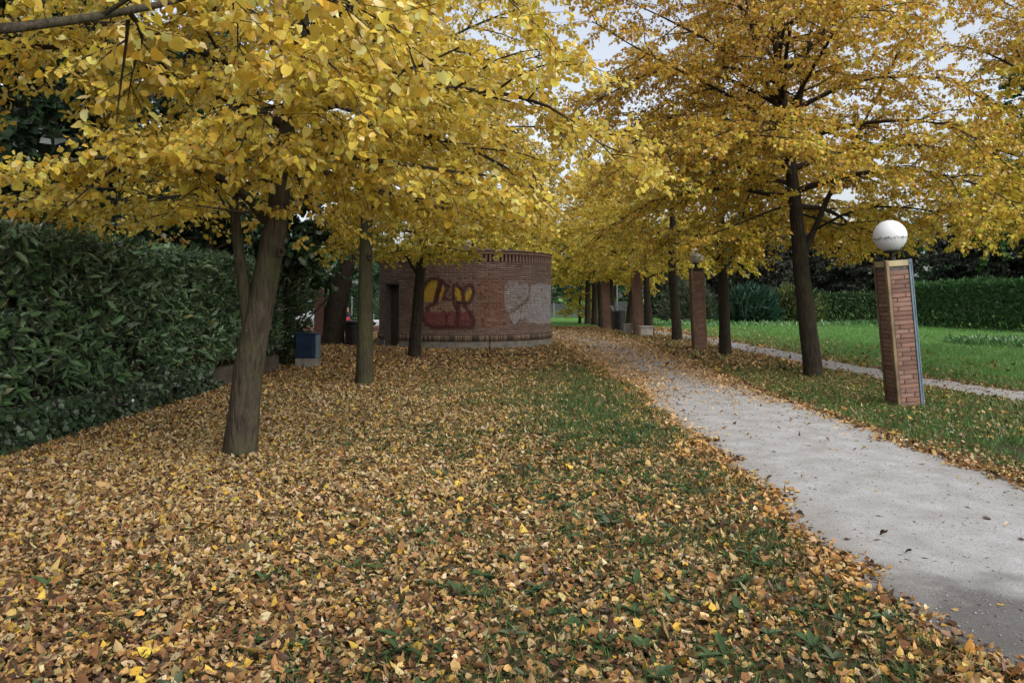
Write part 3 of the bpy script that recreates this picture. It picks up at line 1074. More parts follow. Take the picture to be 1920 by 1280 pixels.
# right row
c1 = G(1526, 706)
e1 = c1.y
make_tree('linden_tree', 'nearest linden of the right row with twin low boughs, between the two lamp pillars', (c1.x, c1.y),
          [c1, P(1514, 600, e1), P(1500, 480, e1), P(1492, 380, e1), P(1478, 280, e1), P(1466, 180, e1 + .1), P(1450, 40, e1), P(1440, -120, e1)],
          0.185, 11.5, 3.4, 4.9, 42, topw=0.35, subs=18, twigs=9, lpt=14, tmpl=LOW, lsize=0.070, zmin=2.25, seed=53, group=GR, bark=M_BARKD, pal=pal_right, bare_top=0.7,
          explicit=[([P(1506, 478, e1), P(1522, 440, e1), P(1538, 405, e1 + .1), P(1560, 350, e1 + .2), P(1600, 270, e1 + .3), P(1640, 190, e1 + .3), P(1690, 90, e1)], 0.075, 0.012, 1.0),
                    ([P(1492, 360, e1), P(1450, 345, e1 - .2), P(1400, 320, e1 - .4), P(1350, 300, e1 - .7), P(1280, 290, e1 - 1)], 0.05, 0.01, 1.0),
                    ([P(1478, 270, e1), P(1500, 200, e1), P(1510, 110, e1), P(1530, 20, e1), P(1550, -80, e1)], 0.07, 0.02, 0.9),
                    ([P(1474, 240, e1), P(1430, 140, e1), P(1410, 60, e1), P(1390, -40, e1)], 0.06, 0.02, 0.9),
                    ([P(1474, 250, e1), P(1390, 190, e1 - .5), P(1290, 140, e1 - 1.0), P(1190, 90, e1 - 1.4), P(1110, 40, e1 - 1.6)], 0.05, 0.008, 1.1),
                    ([P(1466, 190, e1), P(1370, 100, e1 - .2), P(1260, 40, e1 - .3), P(1150, -10, e1 - .5)], 0.05, 0.008, 1.1),
                    ([P(1480, 290, e1), P(1390, 250, e1 + .3), P(1290, 225, e1 + .6), P(1180, 215, e1 + .8)], 0.045, 0.008, 1.1),
                    ([P(1480, 300, e1), P(1500, 285, e1 - 1.2), P(1540, 280, e1 - 2.2), P(1590, 290, e1 - 3.0)], 0.03, 0.007, 1.1),
                    ([P(1492, 380, e1), P(1430, 400, e1 - .5), P(1360, 430, e1 - .9), P(1300, 455, e1 - 1.1)], 0.03, 0.007, 1.1),
                    ([P(1474, 240, e1), P(1460, 225, e1 - 1.4), P(1440, 235, e1 - 2.8), P(1425, 255, e1 - 3.8)], 0.03, 0.007, 1.1),
                    ([P(1530, 430, e1), P(1600, 390, e1 - .6), P(1680, 385, e1 - 1), P(1780, 400, e1 - 1.3), P(1860, 420, e1 - 1.4)], 0.03, 0.008, 1.1),
                    ([P(1500, 400, e1), P(1560, 420, e1 + .8), P(1640, 430, e1 + 1.2), P(1720, 440, e1 + 1.4)], 0.03, 0.008, 1.0)])
c2 = G(1360, 666)
e2 = c2.y
r2 = make_tree('linden_tree', 'dark linden right beside the second lamp pillar, its crown low over the verge', (c2.x, c2.y),
               [c2, P(1358, 570, e2), P(1353, 490, e2), P(1350, 400, e2), P(1348, 250, e2), P(1345, 60, e2)], 0.165, 10.5, 2.9, 4.4, 32, topw=0.4, subs=15, twigs=8, lpt=12,
               tmpl=LOW, lsize=0.077, zmin=2.4, seed=67, group=GR, bark=M_BARKD, pal=pal_right, bare_top=0.3,
               explicit=[([P(1354, 500, e2), P(1335, 478, e2), P(1318, 462, e2), P(1290, 440, e2 - .3)], 0.06, 0.012, 0.9),
                         ([P(1355, 500, e2), P(1375, 478, e2), P(1395, 460, e2), P(1430, 450, e2 - .3)], 0.055, 0.012, 0.9)])
c3 = G(1270, 638)
e3 = c3.y
r3 = make_tree('linden_tree', 'slim dark linden just left of the second lamp pillar', (c3.x, c3.y),
               [c3, P(1266, 570, e3), P(1259, 505, e3), P(1262, 430, e3), P(1260, 300, e3), P(1262, 180, e3)], 0.19, 9.0, 2.6, 4.0, 24, subs=12, twigs=6, lpt=11,
               tmpl=LOW, lsize=0.115, zmin=2.3, far=True, seed=71, group=GR, bark=M_BARKD, pal=pal_far)


def at(px, py):
    g = G(px, py)
    return (g.x, g.y, 0)


copy_thing(r3, at(1219, 629), 2.0, 0.9, (0, 0.17), 'linden leaning to the right behind the concrete block', GR)
copy_thing(r3, at(1179, 622), 3.6, 0.95, (0, -0.05), 'linden directly left of the tall third brick pillar', GR)
copy_thing(r3, at(1149, 617), 5.1, 1.0, (0, -0.05), 'linden just left of the ribbed black litter bin', GR)
copy_thing(r3, at(1128, 614), 0.9, 1.0, (0, 0), 'linden half hidden behind the fourth brick pillar on its left side', GR)
copy_thing(r3, at(1115, 609), 1.5, 1.0, (0, 0), 'right one of the pair of distant lindens beside the yellow shrub', GR)
copy_thing(r3, at(1102, 607), 4.4, 1.0, (0, 0), 'left one of the pair of distant lindens, closest to the yellow shrub', GR)
copy_thing(r3, (12.6, 14.2, 0), 2.6, 1.08, (0, 0), 'linden outside the right edge, its yellow crown hanging behind the globe lamp', 'linden trees past the second path')
copy_thing(r2, (14.5, 20.5, 0), 4.0, 1.1, (0, 0), 'linden crown filling the right edge below the pine', 'linden trees past the second path')
copy_thing(t3, (-1.9, 34.0, 0), 1.0, 1.05, (0, 0), 'linden behind the round building, its crown above the roof', GL)
copy_thing(r3, (1.0, 46.0, 0), 2.9, 1.1, (0, 0), 'distant linden closing the view at the end of the gravel path', 'lindens at the end of the path')
copy_thing(r3, (-3.5, 52.0, 0), 0.4, 1.1, (0, 0), 'distant linden behind the round building at the far lawn', 'lindens at the end of the path')

# dark evergreens behind the laurel hedge
ev = make_tree('evergreen_tree', 'tall dark evergreen behind the left end of the laurel hedge', (-8.6, 10.5), [(-8.6, 10.5, 0), (-8.5, 10.6, 3), (-8.5, 10.5, 9)], 0.2, 9.5, 1.4, 3.2, 30,
               subs=13, twigs=6, lpt=12, tmpl=LOW, lsize=0.15, seed=83, far=True, bark=M_BARKD, leafm=M_FAR, pal=pal_dark, group='evergreens behind the laurel hedge', droop=0.5)
copy_thing(ev, (-9.4, 16.0, 0), 1.9, 1.05, (0, 0), 'dark evergreen with bare trunk behind the middle of the laurel hedge')
copy_thing(ev, (-8.2, 21.5, 0), 3.4, 1.0, (0, 0), 'dark evergreen behind the far end of the laurel hedge')
copy_thing(ev, (-13.5, 14.0, 0), 5.0, 1.25, (0, 0), 'broad evergreen farther back at the left edge above the hedge')
copy_thing(ev, (-11.5, 19.5, 0), 2.2, 1.2, (0, 0), 'evergreen filling the gap behind the second stem of the leaning linden')
copy_thing(ev, (-10.5, 12.8, 0), 4.2, 1.1, (0, 0), 'dense evergreen close behind the near part of the laurel hedge')
copy_thing(ev, (-9.8, 24.5, 0), 1.2, 1.1, (0, 0), 'evergreen left of the brick gate pier')
copy_thing(ev, (-15.0, 26.0, 0), 0.6, 1.3, (0, 0), 'evergreen far behind the hedge, left of the old leaning trunk')

# old leaning tree with furrowed bark between hedge and building
g4 = G(622, 646)
d4 = g4.y
old = make_tree('old_tree', 'old dark tree with furrowed leaning trunk between the blue cabinet and the black bin', (g4.x, g4.y),
                [g4, P(628, 590, d4), P(640, 530, d4), P(652, 480, d4), P(668, 420, d4), P(690, 300, d4), P(700, 200, d4)], 0.40, 7.5, 3.1, 3.3, 16, subs=11, twigs=5, lpt=8,
                tmpl=LOW, lsize=0.15, seed=91, far=True, bark=M_BARKD, leafm=M_FAR, pal=pal_mid, droop=0.4, trunk_sides=18)
# large-leaved green tree hanging over the cabinet
fig = make_tree('broadleaf_tree', 'green broad-leaved tree hanging over the blue cabinet at the end of the hedge', (-5.35, 18.6),
                [(-5.35, 18.6, 0), (-5.3, 18.5, 1.6), (-5.1, 18.4, 3.2), (-4.9, 18.3, 4.6)], 0.06, 4.6, 2.1, 1.15, 14, subs=10, twigs=4, lpt=6, tmpl=HEART, lsize=0.17, zmin=1.85,
                seed=97, bark=M_BARKD, leafm=M_FAR, pal=pal_mid, droop=0.3)

# dark trees behind the right hedges, pine, background screen
oak = make_tree('evergreen_oak', 'dark evergreen oak behind the trimmed hedge, left of the globe lamp', (19.0, 60.0), [(19.0, 60, 0), (19, 60, 2), (19, 60, 6.5)], 0.28, 7.0, 1.7, 4.4, 26,
                subs=10, twigs=6, lpt=10, tmpl=LOW, lsize=0.24, seed=101, far=True, bark=M_BARKD, leafm=M_FAR, droop=0.5,
                pal=lambda r, p: palette(r, len(p), [(0.028, 0.036, 0.026), (0.045, 0.052, 0.036), (0.07, 0.07, 0.05), (0.02, 0.026, 0.022)], [3, 3, 2, 2], 0.2),
                group='evergreen oaks behind the trimmed hedges')
for x_, y_, s_, l_ in ((14.0, 63, 1.05, 'dark evergreen oak behind the arching bush'), (22.5, 63, 1.1, 'dark evergreen oak seen just left of the nearest lamp pillar'), (28.5, 62, 1.15, 'dark evergreen oak filling the gap between the two clipped hedges'), (36.0, 52, 1.2, 'dark evergreen oak above the right end of the clipped hedge')):
    copy_thing(oak, (x_, y_, 0), x_, s_, (0, 0), l_)
copy_thing(oak, (25.5, 58.0, 0), 1.3, 0.95, (0, 0), 'dark evergreen oak right behind the globe lamp pillar')
copy_thing(oak, (32.0, 54.0, 0), 2.7, 1.1, (0, 0), 'dark evergreen oak behind the right hedge, at the right edge')
copy_thing(oak, (39.5, 60.0, 0), 4.4, 1.5, (0, 0), 'tall evergreen oak far behind the right hedge')
bgt = make_tree('background_tree', 'mid green background tree behind the slatted fence, in the middle', (9.5, 72.0), [(9.5, 72, 0), (9.5, 72, 2), (9.5, 72, 9)], 0.25, 9, 0.9, 4.2, 22,
                subs=8, twigs=5, lpt=8, tmpl=LOW, lsize=0.26, seed=103, far=True, bark=M_BARKD, leafm=M_FAR, droop=0.5, pal=pal_mid, group='background trees closing the park')
for i, (x, y, s, lb) in enumerate([(2.5, 78, 1.0, 'green background tree behind the yellow shrub'), (16.5, 76, 1.1, 'green background tree behind the spiky bush'),
                                   (-4.5, 84, 1.2, 'green background tree behind the round building'), (-13.5, 82, 1.1, 'green background tree behind the silver car'),
                                   (-21.5, 84, 1.2, 'green background tree behind the person on the wall'), (-29, 78, 1.2, 'green background tree behind the old leaning trunk'),
                                   (24, 78, 1.3, 'green background tree behind the evergreen oaks'), (-38, 70, 1.4, 'green background tree far left behind the hedge'),
                                   (48, 74, 1.6, 'tall green background tree past the right edge')]):
    copy_thing(bgt, (x, y, float(ground_z(x, y))), i * 1.7 + 0.5, s, (0, 0), lb)
pine = make_tree('pine_tree', 'tall green pine top showing against the sky at the upper right', (33.5, 50.0), [(33.5, 50, 0), (33.4, 50, 9), (33.3, 50, 19)], 0.32, 20.0, 6.0, 4.6, 30,
                 subs=9, twigs=6, lpt=10, tmpl=LOW, lsize=0.24, seed=109, far=True, bark=M_BARKD, leafm=M_FAR, droop=0.15,
                 pal=lambda r, p: palette(r, len(p), [(0.03, 0.075, 0.02), (0.05, 0.11, 0.03), (0.08, 0.15, 0.045)], [3, 3, 2], 0.2))
ysh = make_tree('yellow_shrub', 'small yellow shrub tree at the far end of the path beside the distant lindens', at(1087, 606)[:2],
                [Vector(at(1087, 606)), Vector(at(1087, 606)) + Vector((0, 0, 1.0)), Vector(at(1087, 606)) + Vector((.1, 0, 2.6))], 0.1, 3.0, 0.5, 1.3, 16, subs=8, twigs=5, lpt=7,
                tmpl=LOW, lsize=0.13, seed=113, far=True, bark=M_BARKD, pal=pal_far, cat='shrub')



def wood():
    """far wood closing the horizon: reads as one mass"""
    rng = np.random.default_rng(200)
    q = []
    for i in range(150):
        c = np.array([rng.uniform(-110, 120), rng.uniform(92, 112), rng.uniform(0.5, 8.5)])
        r = rng.uniform(2.2, 4.2)
        v = unit(rng.standard_normal((240, 3))) * rng.uniform(.6, 1, (240, 1)) * r
        q.append(c + v * np.array([1.2, .8, 1]))
    q = np.concatenate(q)
    q = q[q[:, 2] > -0.3]
    N = len(q)
    me = leaf_mesh('distant_wood', q, rng.standard_normal((N, 3)), rng.standard_normal((N, 3)) + np.array([0, -.3, .6]), rng.uniform(.6, 1.1, N), LOW, pal_dark(rng, q) * 1.3, fold=.2, curl=.1)
    setp(link('distant_wood', me, M_FAR), 'dark green wood closing the horizon behind the park', 'wood', kind='stuff')


wood()


# ------------------------------------------------------------------ hedges
def hedge(name, label, x0, x1, y0, y1, z0, z1, dens, lsize, pal, seed, cat='hedge', leafm=None, n_obj=0, holes=0.0, group=None, bulge=0.12, tmpl=LAUREL, base=None, rot=0):
    """leaf shell on all faces of a clipped block; rot turns it about its centre"""
    rng = np.random.default_rng(seed)
    leafm = leafm or M_GREENLEAF
    cx, cy = (x0 + x1) / 2, (y0 + y1) / 2
    hx, hy = (x1 - x0) / 2, (y1 - y0) / 2
    root = thing(name, label, cat, (cx, cy, 0), rot, group)
    P_, Nn = [], []
    faces = [('x', -1, 2 * hy, z1 - z0), ('x', 1, 2 * hy, z1 - z0), ('y', -1, 2 * hx, z1 - z0), ('y', 1, 2 * hx, z1 - z0), ('z', 1, 2 * hx, 2 * hy)]
    for ax, sg, a, b in faces:
        n = int(a * b * dens)
        u, v = rng.random(n), rng.random(n)
        depth = np.abs(rng.normal(0, 0.16, n))
        if ax == 'x':
            q = np.stack([sg * (hx - depth), (u * 2 - 1) * hy, z0 + v * (z1 - z0)], 1)
            nn = np.array([sg, 0, 0.25])
            lump = fbm(q[:, 1] * 1.1 + 7 * sg, q[:, 2] * 1.3, seed)
            q[:, 0] += sg * (lump - 0.5) * bulge * 3.2
            hole = fbm(q[:, 1] * 1.6 + 3, q[:, 2] * 1.9 + 11, seed + 4)
        elif ax == 'y':
            q = np.stack([(u * 2 - 1) * hx, sg * (hy - depth), z0 + v * (z1 - z0)], 1)
            nn = np.array([0, sg, 0.25])
            hole = fbm(q[:, 0] * 1.6 + 3, q[:, 2] * 1.9 + 11, seed + 5)
        else:
            q = np.stack([(u * 2 - 1) * hx, (v * 2 - 1) * hy, z1 - depth * 0.7], 1)
            nn = np.array([0, 0, 1.0])
            q[:, 2] += (fbm(q[:, 1] * 0.8, q[:, 0], seed + 2) - 0.5) * bulge * 2.4
            hole = np.ones(n)
        keep = hole > holes * (0.75 + 0.5 * rng.random(n))
        P_.append(q[keep])
        Nn.append(np.broadcast_to(nn, q.shape)[keep])
    q, nn = np.concatenate(P_), np.concatenate(Nn)
    N = len(q)
    tip = unit(0.55 * nn + rng.standard_normal((N, 3)) * 0.65 + np.array([0, 0, -0.1]))
    nr = nn + 0.5 * rng.standard_normal((N, 3)) + np.array([0, 0, 0.75])
    size = lsize * np.clip(1 + 0.25 * rng.standard_normal(N), 0.5, 1.6)
    col = pal(rng, q)
    fold, curl = rng.uniform(0, 0.5, N), rng.normal(0.12, 0.12, N)
    sel = np.zeros(N, bool)
    if n_obj:
        wpos = q + np.array([cx, cy, 0])
        px, py, dd = proj(wpos)
        ins = (px > 5) & (px < 1900) & (py > 300) & (py < 1200) & (q[:, 0] > hx - 0.12)
        idx = np.argsort(-np.where(ins, size / dd * (0.3 + np.abs((unit(nr) * unit(wpos - np.array([0, 0, EYE]))).sum(1))), 0))[:n_obj]
        sel[idx] = True
        var = []
        for k in range(8):
            V, F, kk = leaf_arrays(np.zeros((1, 3)), np.array([[0, 1.0, 0]]), np.array([[0, 0, 1.0]]), 1.0, tmpl, fold=[rng.uniform(0, .45)], curl=[rng.normal(.12, .12)])
            me = tri_mesh('leaf', V, F, np.repeat(pal(rng, q[:1]), kk, 0))
            me.materials.append(leafm)
            var.append(me)
        for k, i in enumerate(idx):
            t = tip[i]
            n2 = nr[i] - t * nr[i].dot(t)
            n2 /= np.linalg.norm(n2)
            bb = np.cross(t, n2)
            s_ = size[i]
            o = link('leaf', var[k % 8], None, root)
            o.matrix_local = Matrix(((bb[0] * s_, t[0] * s_, n2[0] * s_, q[i][0]), (bb[1] * s_, t[1] * s_, n2[1] * s_, q[i][1]), (bb[2] * s_, t[2] * s_, n2[2] * s_, q[i][2]), (0, 0, 0, 1)))
    g = ~sel
    setp(link('foliage', leaf_mesh('foliage', q[g], tip[g], nr[g], size[g], tmpl, col[g], fold=fold[g], curl=curl[g]), leafm, root), kind='stuff')
    # woody stems inside
    st = TubeSet()
    for k in range(max(6, int(4 * hx * hy * 2.2))):
        p = (rng.uniform(-hx * .5, hx * .5), rng.uniform(-hy * .97, hy * .97), max(z0 - 0.35, 0))
        c = curve(rng, p, (rng.normal(0, .25), rng.normal(0, .25), 1), (z1 - z0) * 0.95, 6, 0.14, 0)
        st.add(c, np.linspace(0.028, 0.008, 7), 5)
    setp(link('stems', st.mesh('stems'), M_TWIG, root), kind='stuff')
    return root


LAU = [(0.075, 0.15, 0.06), (0.105, 0.20, 0.08), (0.15, 0.255, 0.11), (0.045, 0.09, 0.04), (0.24, 0.26, 0.10)]
hedge('laurel_hedge', 'tall dark laurel hedge along the left behind the low wall', -6.55, -5.32, 4.5, 18.2, 0.42, 2.36, 520, 0.145,
      lambda r, p: palette(r, len(p), LAU, [3, 3.4, 1.8, 1.5, .35], 0.18), 5, n_obj=300, holes=0.33)
hedge('trimmed_hedge', 'clipped green hedge at the right edge beyond the lawn', 23.2, 25.0, 34, 47, 0.05, 2.35, 120, 0.24,
      lambda r, p: palette(r, len(p), [(0.03, 0.085, 0.022), (0.045, 0.115, 0.03), (0.07, 0.15, 0.045)], [3, 3, 1.5], 0.2), 7, leafm=M_FAR, bulge=0.26, holes=0.2, group='clipped hedges beyond the lawn', rot=0.12)
hedge('trimmed_hedge', 'lower clipped hedge behind the lawn, left of the globe lamp pillar', 15.3, 24.6, 52.0, 53.6, 0.05, 1.75, 110, 0.25,
      lambda r, p: palette(r, len(p), [(0.028, 0.06, 0.02), (0.04, 0.085, 0.028), (0.06, 0.11, 0.035)], [3, 3, 1.5], 0.2), 8, leafm=M_FAR, bulge=0.26, holes=0.2, group='clipped hedges beyond the lawn')
hedge('background_hedge', 'dark hedge behind the parked cars at the left', -40, -12, 74.5, 76.5, -0.7, 2.6, 40, 0.36, pal_dark, 9, leafm=M_FAR)


def bush(name, label, x, y, r, h, n, lsize, pal, seed, tmpl, up=0.6, leafm=None):
    rng = np.random.default_rng(seed)
    root = thing(name, label, 'bush', (x, y, 0))
    v = unit(rng.standard_normal((n, 3)))
    v[:, 2] = np.abs(v[:, 2])
    rr = rng.uniform(0.55, 1.0, (n, 1))
    q = v * rr * np.array([r, r, h])
    q[:, :2] += 0.15 * rng.standard_normal((n, 2)) * r
    tip = unit(v + np.array([0, 0, up]) + 0.4 * rng.standard_normal((n, 3)))
    nr = rng.standard_normal((n, 3)) + np.array([0, 0, .6])
    setp(link('foliage', leaf_mesh('foliage', q, tip, nr, lsize * rng.uniform(.7, 1.3, n), tmpl, pal(rng, q), fold=0.2, curl=rng.normal(.3, .15, n)), leafm or M_FAR, root), kind='stuff')
    st = TubeSet()
    for k in range(9):
        st.add(curve(rng, (rng.normal(0, .15) * r, rng.normal(0, .15) * r, 0), (rng.normal(0, .4), rng.normal(0, .4), 1), h * .8, 5, .12, 0), np.linspace(.03, .008, 6), 5)
    setp(link('stems', st.mesh('stems'), M_TWIG, root), kind='stuff')
    return root


bush('arching_bush', 'dark green arching bush with long narrow leaves beyond the lawn', 15.2, 50.5, 1.5, 2.0, 2600, 0.75,
     lambda r, p: palette(r, len(p), [(0.02, 0.06, 0.035), (0.03, 0.085, 0.05), (0.05, 0.11, 0.06)], [3, 3, 1.5], .2), 15, (LAUREL[0] * np.array([.35, 1]), LAUREL[1]))
bush('olive_bush', 'olive green loose bush between the arching bush and the clipped hedge', 18.3, 51.3, 1.6, 2.5, 2800, 0.32,
     lambda r, p: palette(r, len(p), [(0.06, 0.085, 0.025), (0.09, 0.12, 0.035), (0.13, 0.15, 0.05)], [3, 3, 1.5], .2), 16, LAUREL)
bush('grey_bush', 'tall dull green bush behind the slim lindens', 12.2, 54.5, 1.8, 3.0, 2600, 0.3,
     lambda r, p: palette(r, len(p), [(0.05, 0.07, 0.04), (0.07, 0.09, 0.055), (0.10, 0.10, 0.06)], [3, 3, 1.5], .2), 17, LAUREL)
bush('laurel_bush', 'dark laurel bush at the far end of the hedge beside the blue cabinet', -5.75, 18.9, 0.85, 3.4, 4200, 0.16, pal_mid, 19, LAUREL, 0.1, M_GREENLEAF)
bush('dark_bush', 'dark bush in front of the parked cars beside the round building', -8.6, 58.0, 1.5, 1.7, 1800, 0.3, pal_mid, 18, LAUREL)


# ------------------------------------------------------------------ low wall with ivy
def low_wall():
    root = thing('low_wall', 'low concrete wall under the laurel hedge, partly covered by ivy', 'wall', (-5.28, 11.2, 0))
    m = MB()
    n = 60
    ys = np.linspace(-6.7, 6.4, n)
    rng = np.random.default_rng(3)
    hh = 0.33 + 0.015 * rng.standard_normal(n) * 0.5
    ff = 0.02 * (fbm(ys * 1.5, ys * 0, 3) - .5)
    vs, fs = [], []
    for i, y in enumerate(ys):
        vs += [(0.11 + ff[i], y, -0.05), (0.10 + ff[i], y, hh[i] - 0.012), (0.085 + ff[i], y, hh[i]), (-0.12, y, hh[i]), (-0.12, y, -0.05)]
    for i in range(n - 1):
        for k in range(4):
            fs.append((i * 5 + k, i * 5 + 5 + k, i * 5 + 6 + k, i * 5 + 1 + k))
    fs += [(0, 1, 2, 3, 4), tuple((n - 1) * 5 + k for k in (4, 3, 2, 1, 0))]
    m.add(vs, fs).build('concrete_body', M_WALL, root)
    # ivy
    N = 6800
    y = rng.uniform(-4.4, 2.6, N)
    side = rng.random(N) < 0.72
    q = np.stack([np.where(side, 0.12 + np.abs(rng.normal(0, .05, N)), rng.uniform(-.12, .14, N)), y,
                  np.where(side, rng.uniform(0.0, 0.42, N), 0.36 + np.abs(rng.normal(0, .05, N)))], 1)
    kp = fbm(y * 1.3, q[:, 2] * 2, 8) > 0.30 + 0.3 * smooth(1.6, 2.6, y)
    q, side = q[kp], side[kp]
    nn = np.where(side[:, None], np.array([1, 0, .3]), np.array([.2, 0, 1.0]))
    N = len(q)
    tip = unit(rng.standard_normal((N, 3)) * .6 + np.array([.3, 0, -.6]))
    col = palette(rng, N, [(0.03, 0.062, 0.028), (0.042, 0.085, 0.036), (0.06, 0.11, 0.05)], [3, 3, 1.5], .25)
    setp(link('ivy', leaf_mesh('ivy', q, tip, nn + .5 * rng.standard_normal((N, 3)), rng.uniform(.05, .09, N), MID, col, fold=.15, curl=.1), M_GREENLEAF, root), kind='stuff')


low_wall()


# ------------------------------------------------------------------ lamp pillars
def lamp_pillar(name, label, px, py, height, lean, with_parts=True, lamp=True, group='brick lamp pillars right of the path', sd=1, blue=True):
    g = G(px, py)
    root = thing(name, label, 'lamp pillar', (g.x, g.y, -0.02))
    root.rotation_euler = (0, lean, 0)
    rng = random.Random(sd)
    s = 0.37
    h = s / 2
    MB().box((0, 0, height / 2), (s - 0.012, s - 0.012, height - 0.02)).build('mortar_core', M_MORTAR, root)
    ch = 0.0665
    courses = int((height - 0.1) / ch)
    bricks = {}

    def brick_mesh(L, v):
        key = (round(L, 3), v)
        if key not in bricks:
            b = MB()
            r = random.Random(hash(key) & 0xffff)
            D, H = 0.05, ch - 0.009
            j = lambda a: a + r.uniform(-.0025, .0025)
            e = 0.004
            vs = [(j(-L / 2), 0, j(-H / 2)), (j(L / 2), 0, j(-H / 2)), (j(L / 2), 0, j(H / 2)), (j(-L / 2), 0, j(H / 2)),
                  (-L / 2 + e, -D, -H / 2 + e), (L / 2 - e, -D, -H / 2 + e), (L / 2 - e, -D, H / 2 - e), (-L / 2 + e, -D, H / 2 - e),
                  (j(-L / 2), -D + .005, j(-H / 2)), (j(L / 2), -D + .005, j(-H / 2)), (j(L / 2), -D + .005, j(H / 2)), (j(-L / 2), -D + .005, j(H / 2))]
            fs = [(4, 5, 6, 7), (8, 9, 5, 4), (9, 10, 6, 5), (10, 11, 7, 6), (11, 8, 4, 7), (0, 1, 9, 8), (1, 2, 10, 9), (2, 3, 11, 10), (3, 0, 8, 11)]
            b.add(vs, fs)
            me = b.mesh('brick')
            mm = M_PB[v % len(M_PB)]
            me.materials.append(mm)
            bricks[key] = me
        return bricks[key]

    free = s - 0.085
    joined = MB()
    for c in range(courses):
        z = 0.03 + ch * (c + 0.5)
        for f in range(4):
            a = f * PI / 2
            pat = (c + f) % 2
            split = [0.27, 0.73] if pat else [0.73, 0.27]
            r = rng.random()
            if r < 0.38:
                split = [1.0]
            x = -free / 2
            for q in split:
                L = free * q - 0.008
                cx = x + free * q / 2
                x += free * q
                out = h - 0.006 + 0.05 + rng.uniform(-.0035, .0025) - 0.044
                me = brick_mesh(L, rng.randrange(7))
                M = Matrix.Rotation(a, 4, 'Z') @ Matrix.Translation((cx, -out + 0.044, z + rng.uniform(-.0015, .0015))) @ Matrix.Rotation(rng.uniform(-.008, .008), 4, 'Y')
                if with_parts:
                    o = link('brick', me, None, root)
                    o.matrix_local = M
                else:
                    joined.add([M @ v.co for v in me.vertices], [tuple(p.vertices) for p in me.polygons])
    if not with_parts:
        setp(joined.build('bricks', M_PBRICK, root), kind='stuff')
    # angle irons at the four corners
    for i, (sx, sy) in enumerate(((-1, -1), (1, -1), (1, 1), (-1, 1))):
        m = MB()
        x, y = sx * (h + 0.012), sy * (h + 0.012)
        wd = 0.05
        m.box((x - sx * wd / 2, y, height / 2 + 0.02), (wd, 0.007, height + 0.05))
        m.box((x, y - sy * (wd / 2 + 0.0035), height / 2 + 0.02), (0.007, wd - 0.007, height + 0.05))
        # raised bead along the corner
        m.box((x - sx * 0.012, y + sy * 0.008, height / 2 + 0.02), (0.012, 0.008, height + 0.03))
        m.build('corner_iron', M_BLUE if (blue and i == 1) else M_GOLD, root)
        b = MB()
        b.lathe([(0.0, 0.010), (0.008, 0.008), (0.009, 0)], 8, (x - sx * 0.034, y + sy * 0.0045 - (0.010 if sy < 0 else 0), height - 0.01), 'Y')
        b.build('bolt', M_GREYMET, root, sm=True)
    # cap band and plate
    m = MB()
    for f in range(4):
        a = f * PI / 2
        R4 = Matrix.Rotation(a, 4, 'Z')
        t = MB().box((0, -(h + 0.006), height - 0.005), (s - 0.08, 0.006, 0.085))
        m.add([R4 @ Vector(v) for v in t.v], t.f)
    m.build('cap_band', M_CAPY if blue else M_RUST, root)
    MB().box((0, 0, height + 0.035), (s + 0.0, s + 0.0, 0.012)).build('cap_plate', M_RUST, root)
    if lamp:
        gr = 0.237
        cz = height + 0.36
        MB().lathe([(0.055, 0), (0.055, 0.05), (0.035, 0.06), (0.035, 0.11), (0.11, 0.12), (0.12, 0.14), (0.10, 0.15)], 20, (0, 0, height + 0.041)).build('lamp_neck', M_DARK, root, sm=False)
        prof = []
        for i in range(25):
            a = -PI / 2 + 0.32 + (PI - 0.32) * i / 24
            prof.append((max(gr * math.cos(a), 0), gr * math.sin(a)))
        prof[-1] = (0.0, gr)
        o = MB().lathe(prof, 40).build('globe', M_GLOBE, root, sm=True)
        o.location = (0, 0, cz + 0.05)
    return root


M_PB = [pbr('pillar_brick_%d' % i, tuple(c * 0.68 for c in col), col, 7 + i, 0.88, bs=0.7, bd=0.005, detail=8) for i, col in
        enumerate([(0.225, 0.125, 0.092), (0.26, 0.148, 0.11), (0.20, 0.108, 0.08), (0.245, 0.145, 0.115), (0.18, 0.10, 0.078), (0.265, 0.16, 0.122), (0.215, 0.13, 0.10)])]
p1 = lamp_pillar('lamp_pillar', 'nearest brick lamp pillar with a white globe lamp on top', 1697, 760, 2.14, -0.068, sd=1)
p2 = lamp_pillar('lamp_pillar', 'second brick lamp pillar, its globe half hidden by leaves', 1312, 655, 2.5, -0.035, sd=2, blue=False)
p3 = lamp_pillar('lamp_pillar', 'third brick lamp pillar, behind the concrete block', 1198, 627, 2.9, -0.04, with_parts=False, sd=3, blue=False)
p4 = lamp_pillar('lamp_pillar', 'fourth and farthest brick pillar, among the dark linden trunks', 1138, 617, 2.9, -0.03, with_parts=False, sd=4, blue=False)


# ------------------------------------------------------------------ round brick building
BC, BR = (-1.61, 27.4), 2.96
DOOR = (R_(-59.5), R_(-42.0))


def inpoly(px, py, poly):
    ins = np.zeros(px.shape, bool)
    n = len(poly)
    for i in range(n):
        (x0, y0), (x1, y1) = poly[i], poly[(i + 1) % n]
        c = ((y0 > py) != (y1 > py)) & (px < (x1 - x0) * (py - y0) / (y1 - y0 + 1e-9) + x0)
        ins ^= c
    return ins


def dstroke(px, py, pts):
    d = np.full(px.shape, 1e9)
    for (x0, y0), (x1, y1) in zip(pts[:-1], pts[1:]):
        vx, vy = x1 - x0, y1 - y0
        t = np.clip(((px - x0) * vx + (py - y0) * vy) / (vx * vx + vy * vy + 1e-9), 0, 1)
        d = np.minimum(d, np.hypot(px - x0 - t * vx, py - y0 - t * vy))
    return d


